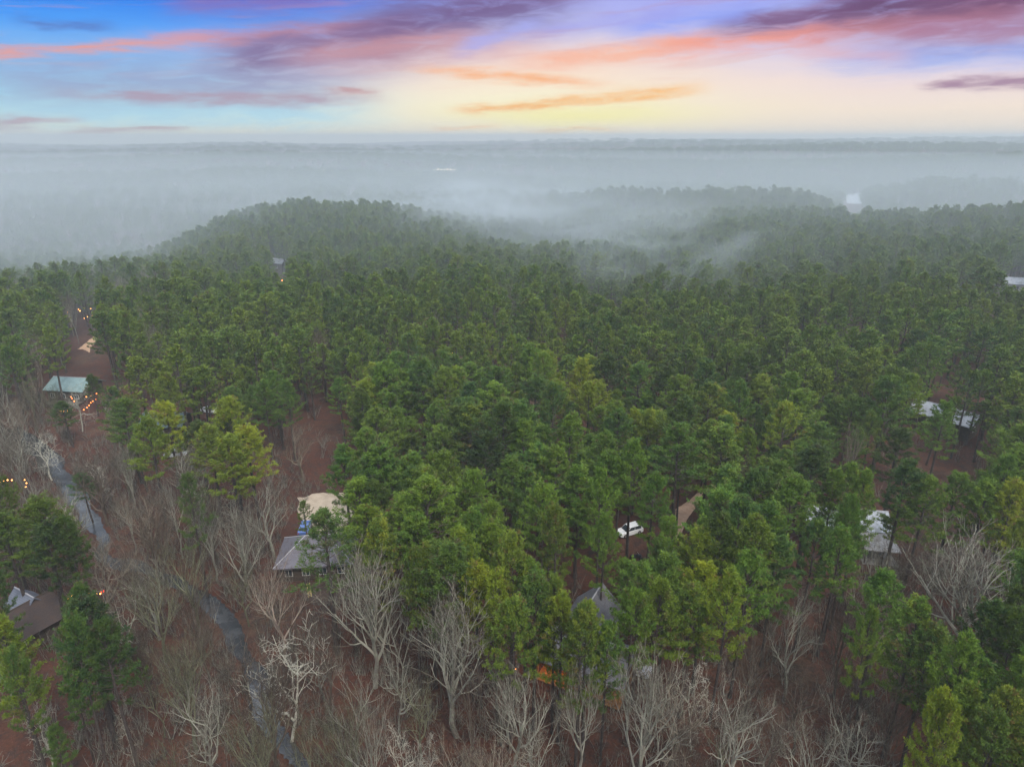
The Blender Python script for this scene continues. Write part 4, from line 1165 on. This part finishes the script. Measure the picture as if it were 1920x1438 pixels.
# ------------------------------------------------------------------ distant buildings with their lamps
M_farw = mat('distant_wall', boards((.5, .5, .48, 1), (.4, .4, .4, 1)))
for (px_, py_, L, n, lb) in ((833, 317, 52, 7, 'distant flat roofed building with a bright row of floodlights'), (617, 318, 30, 4, 'smaller distant building with a few pinkish lights')):
    x_, y_, z_, t_ = ray_hit(px_, py_, 7); e = empty('lit_building', (x_, y_, ground(x_, y_)), 0); tag(e, lb, 'building')
    mb = MB(); walls_gable(mb, 0, 9, L, 18, 7, 0); mb.obj('wall', M_farw, e)
    mb = MB(); mb.box((0, 9, 7.2), (L + 1, 19, .4)); mb.obj('roof', M_grey2, e)
    for i in range(n):
        xx = -L / 2 + 3 + (L - 6) * i / (n - 1)
        mb = MB(); mb.box((xx, -.35, 5.6), (2.6, .4, 1.5)); mb.obj('floodlight', M_flood, e)
    for i in range(n - 1):
        xx = -L / 2 + 3 + (L - 6) * (i + .5) / (n - 1); add_window(e, xx, -.04, 2.4, 2.6, 2.2, 'y')

# ------------------------------------------------------------------ haze
def build_haze():
    mb = MB(); X, Y0, Y1, Z0, Z1 = 6500, -80, 5500, -62, 83
    mb.box((0, (Y0 + Y1) / 2, (Z0 + Z1) / 2), (2 * X, Y1 - Y0, Z1 - Z0))
    m = bpy.data.materials.new('misty_air'); m.use_nodes = True; nt = m.node_tree; nt.nodes.clear()
    out = nt.nodes.new('ShaderNodeOutputMaterial'); v = nt.nodes.new('ShaderNodeVolumePrincipled')
    v.inputs['Color'].default_value = (.71, .79, .815, 1); v.inputs['Density'].default_value = HAZE_D; v.inputs['Anisotropy'].default_value = .3
    nt.links.new(v.outputs[0], out.inputs['Volume'])
    tag(mb.obj('haze', m), 'pale grey mist hanging over the forest', kind='stuff')


HAZE_D = 1 / 2400
build_haze()


def build_mist(name, label, c, r, rz, dens, ns, seed, stretch=(1, 1, 1), flat=False):
    mb = MB(); mb.ball((0, 0, 0), 1, 24, 12)
    m = bpy.data.materials.new('drifting_mist'); m.use_nodes = True; nt = m.node_tree; nt.nodes.clear(); N = NT(nt)
    out = nt.nodes.new('ShaderNodeOutputMaterial'); v = nt.nodes.new('ShaderNodeVolumePrincipled'); v.inputs['Color'].default_value = (.74, .82, .87, 1)
    tc = nt.nodes.new('ShaderNodeTexCoord').outputs['Object']
    ln = nt.nodes.new('ShaderNodeVectorMath'); ln.operation = 'LENGTH'; nt.links.new(tc, ln.inputs[0])
    mp = nt.nodes.new('ShaderNodeMapping'); nt.links.new(tc, mp.inputs[0]); mp.inputs['Scale'].default_value = stretch; mp.inputs['Location'].default_value = (seed, seed * .7, 0)
    fall = N.smooth(ln.outputs['Value'], .1, 1.0, 1, 0)
    n = N.smooth(N.noise(mp.outputs[0], ns, 3, .6, .8), .40, .66)
    if flat: nt.nodes.remove(tc.node); v.inputs['Density'].default_value = dens
    else: nt.links.new(N.m('MULTIPLY', N.m('MULTIPLY', fall, n), dens), v.inputs['Density'])
    nt.links.new(v.outputs[0], out.inputs['Volume'])
    o = mb.obj(name, m); o.location = c; o.scale = r; o.rotation_euler = (0, 0, rz); tag(o, label, kind='stuff')


build_mist('mist', 'soft layer of mist over the middle of the forest', (0, 570, -10), (1600, 380, 66), 0, 1 / 740, 1.0, 1.0, flat=True)
build_mist('mist', 'bank of white mist filling the valley behind the round hill', (-130, 720, -2), (430, 150, 34), 0, 1 / 280, 1.6, 1.0)
build_mist('mist', 'white mist pouring over the shoulder of the round hill', (-40, 550, 12), (160, 90, 38), -.5, 1 / 70, 1.5, 4.0, (1.6, 1, 1))
build_mist('mist', 'thin wisps of mist drifting over the pines beside the hill', (20, 395, 26), (120, 90, 28), -.6, 1 / 110, 1.5, 7.0, (1, 2, 1))
build_mist('mist', 'faint trail of mist above the middle pines', (55, 260, 28), (70, 75, 20), -.7, 1 / 110, 1.5, 2.4, (2, 1, 1))
build_mist('mist', 'low mist in the leafless valley left of the round hill', (-300, 520, -12), (150, 150, 26), .3, 1 / 450, 1.6, 9.1)
build_mist('mist', 'pale veil of mist over the top of the round hill', (-80, 460, 26), (200, 100, 26), -.2, 1 / 150, 1.3, 3.3)
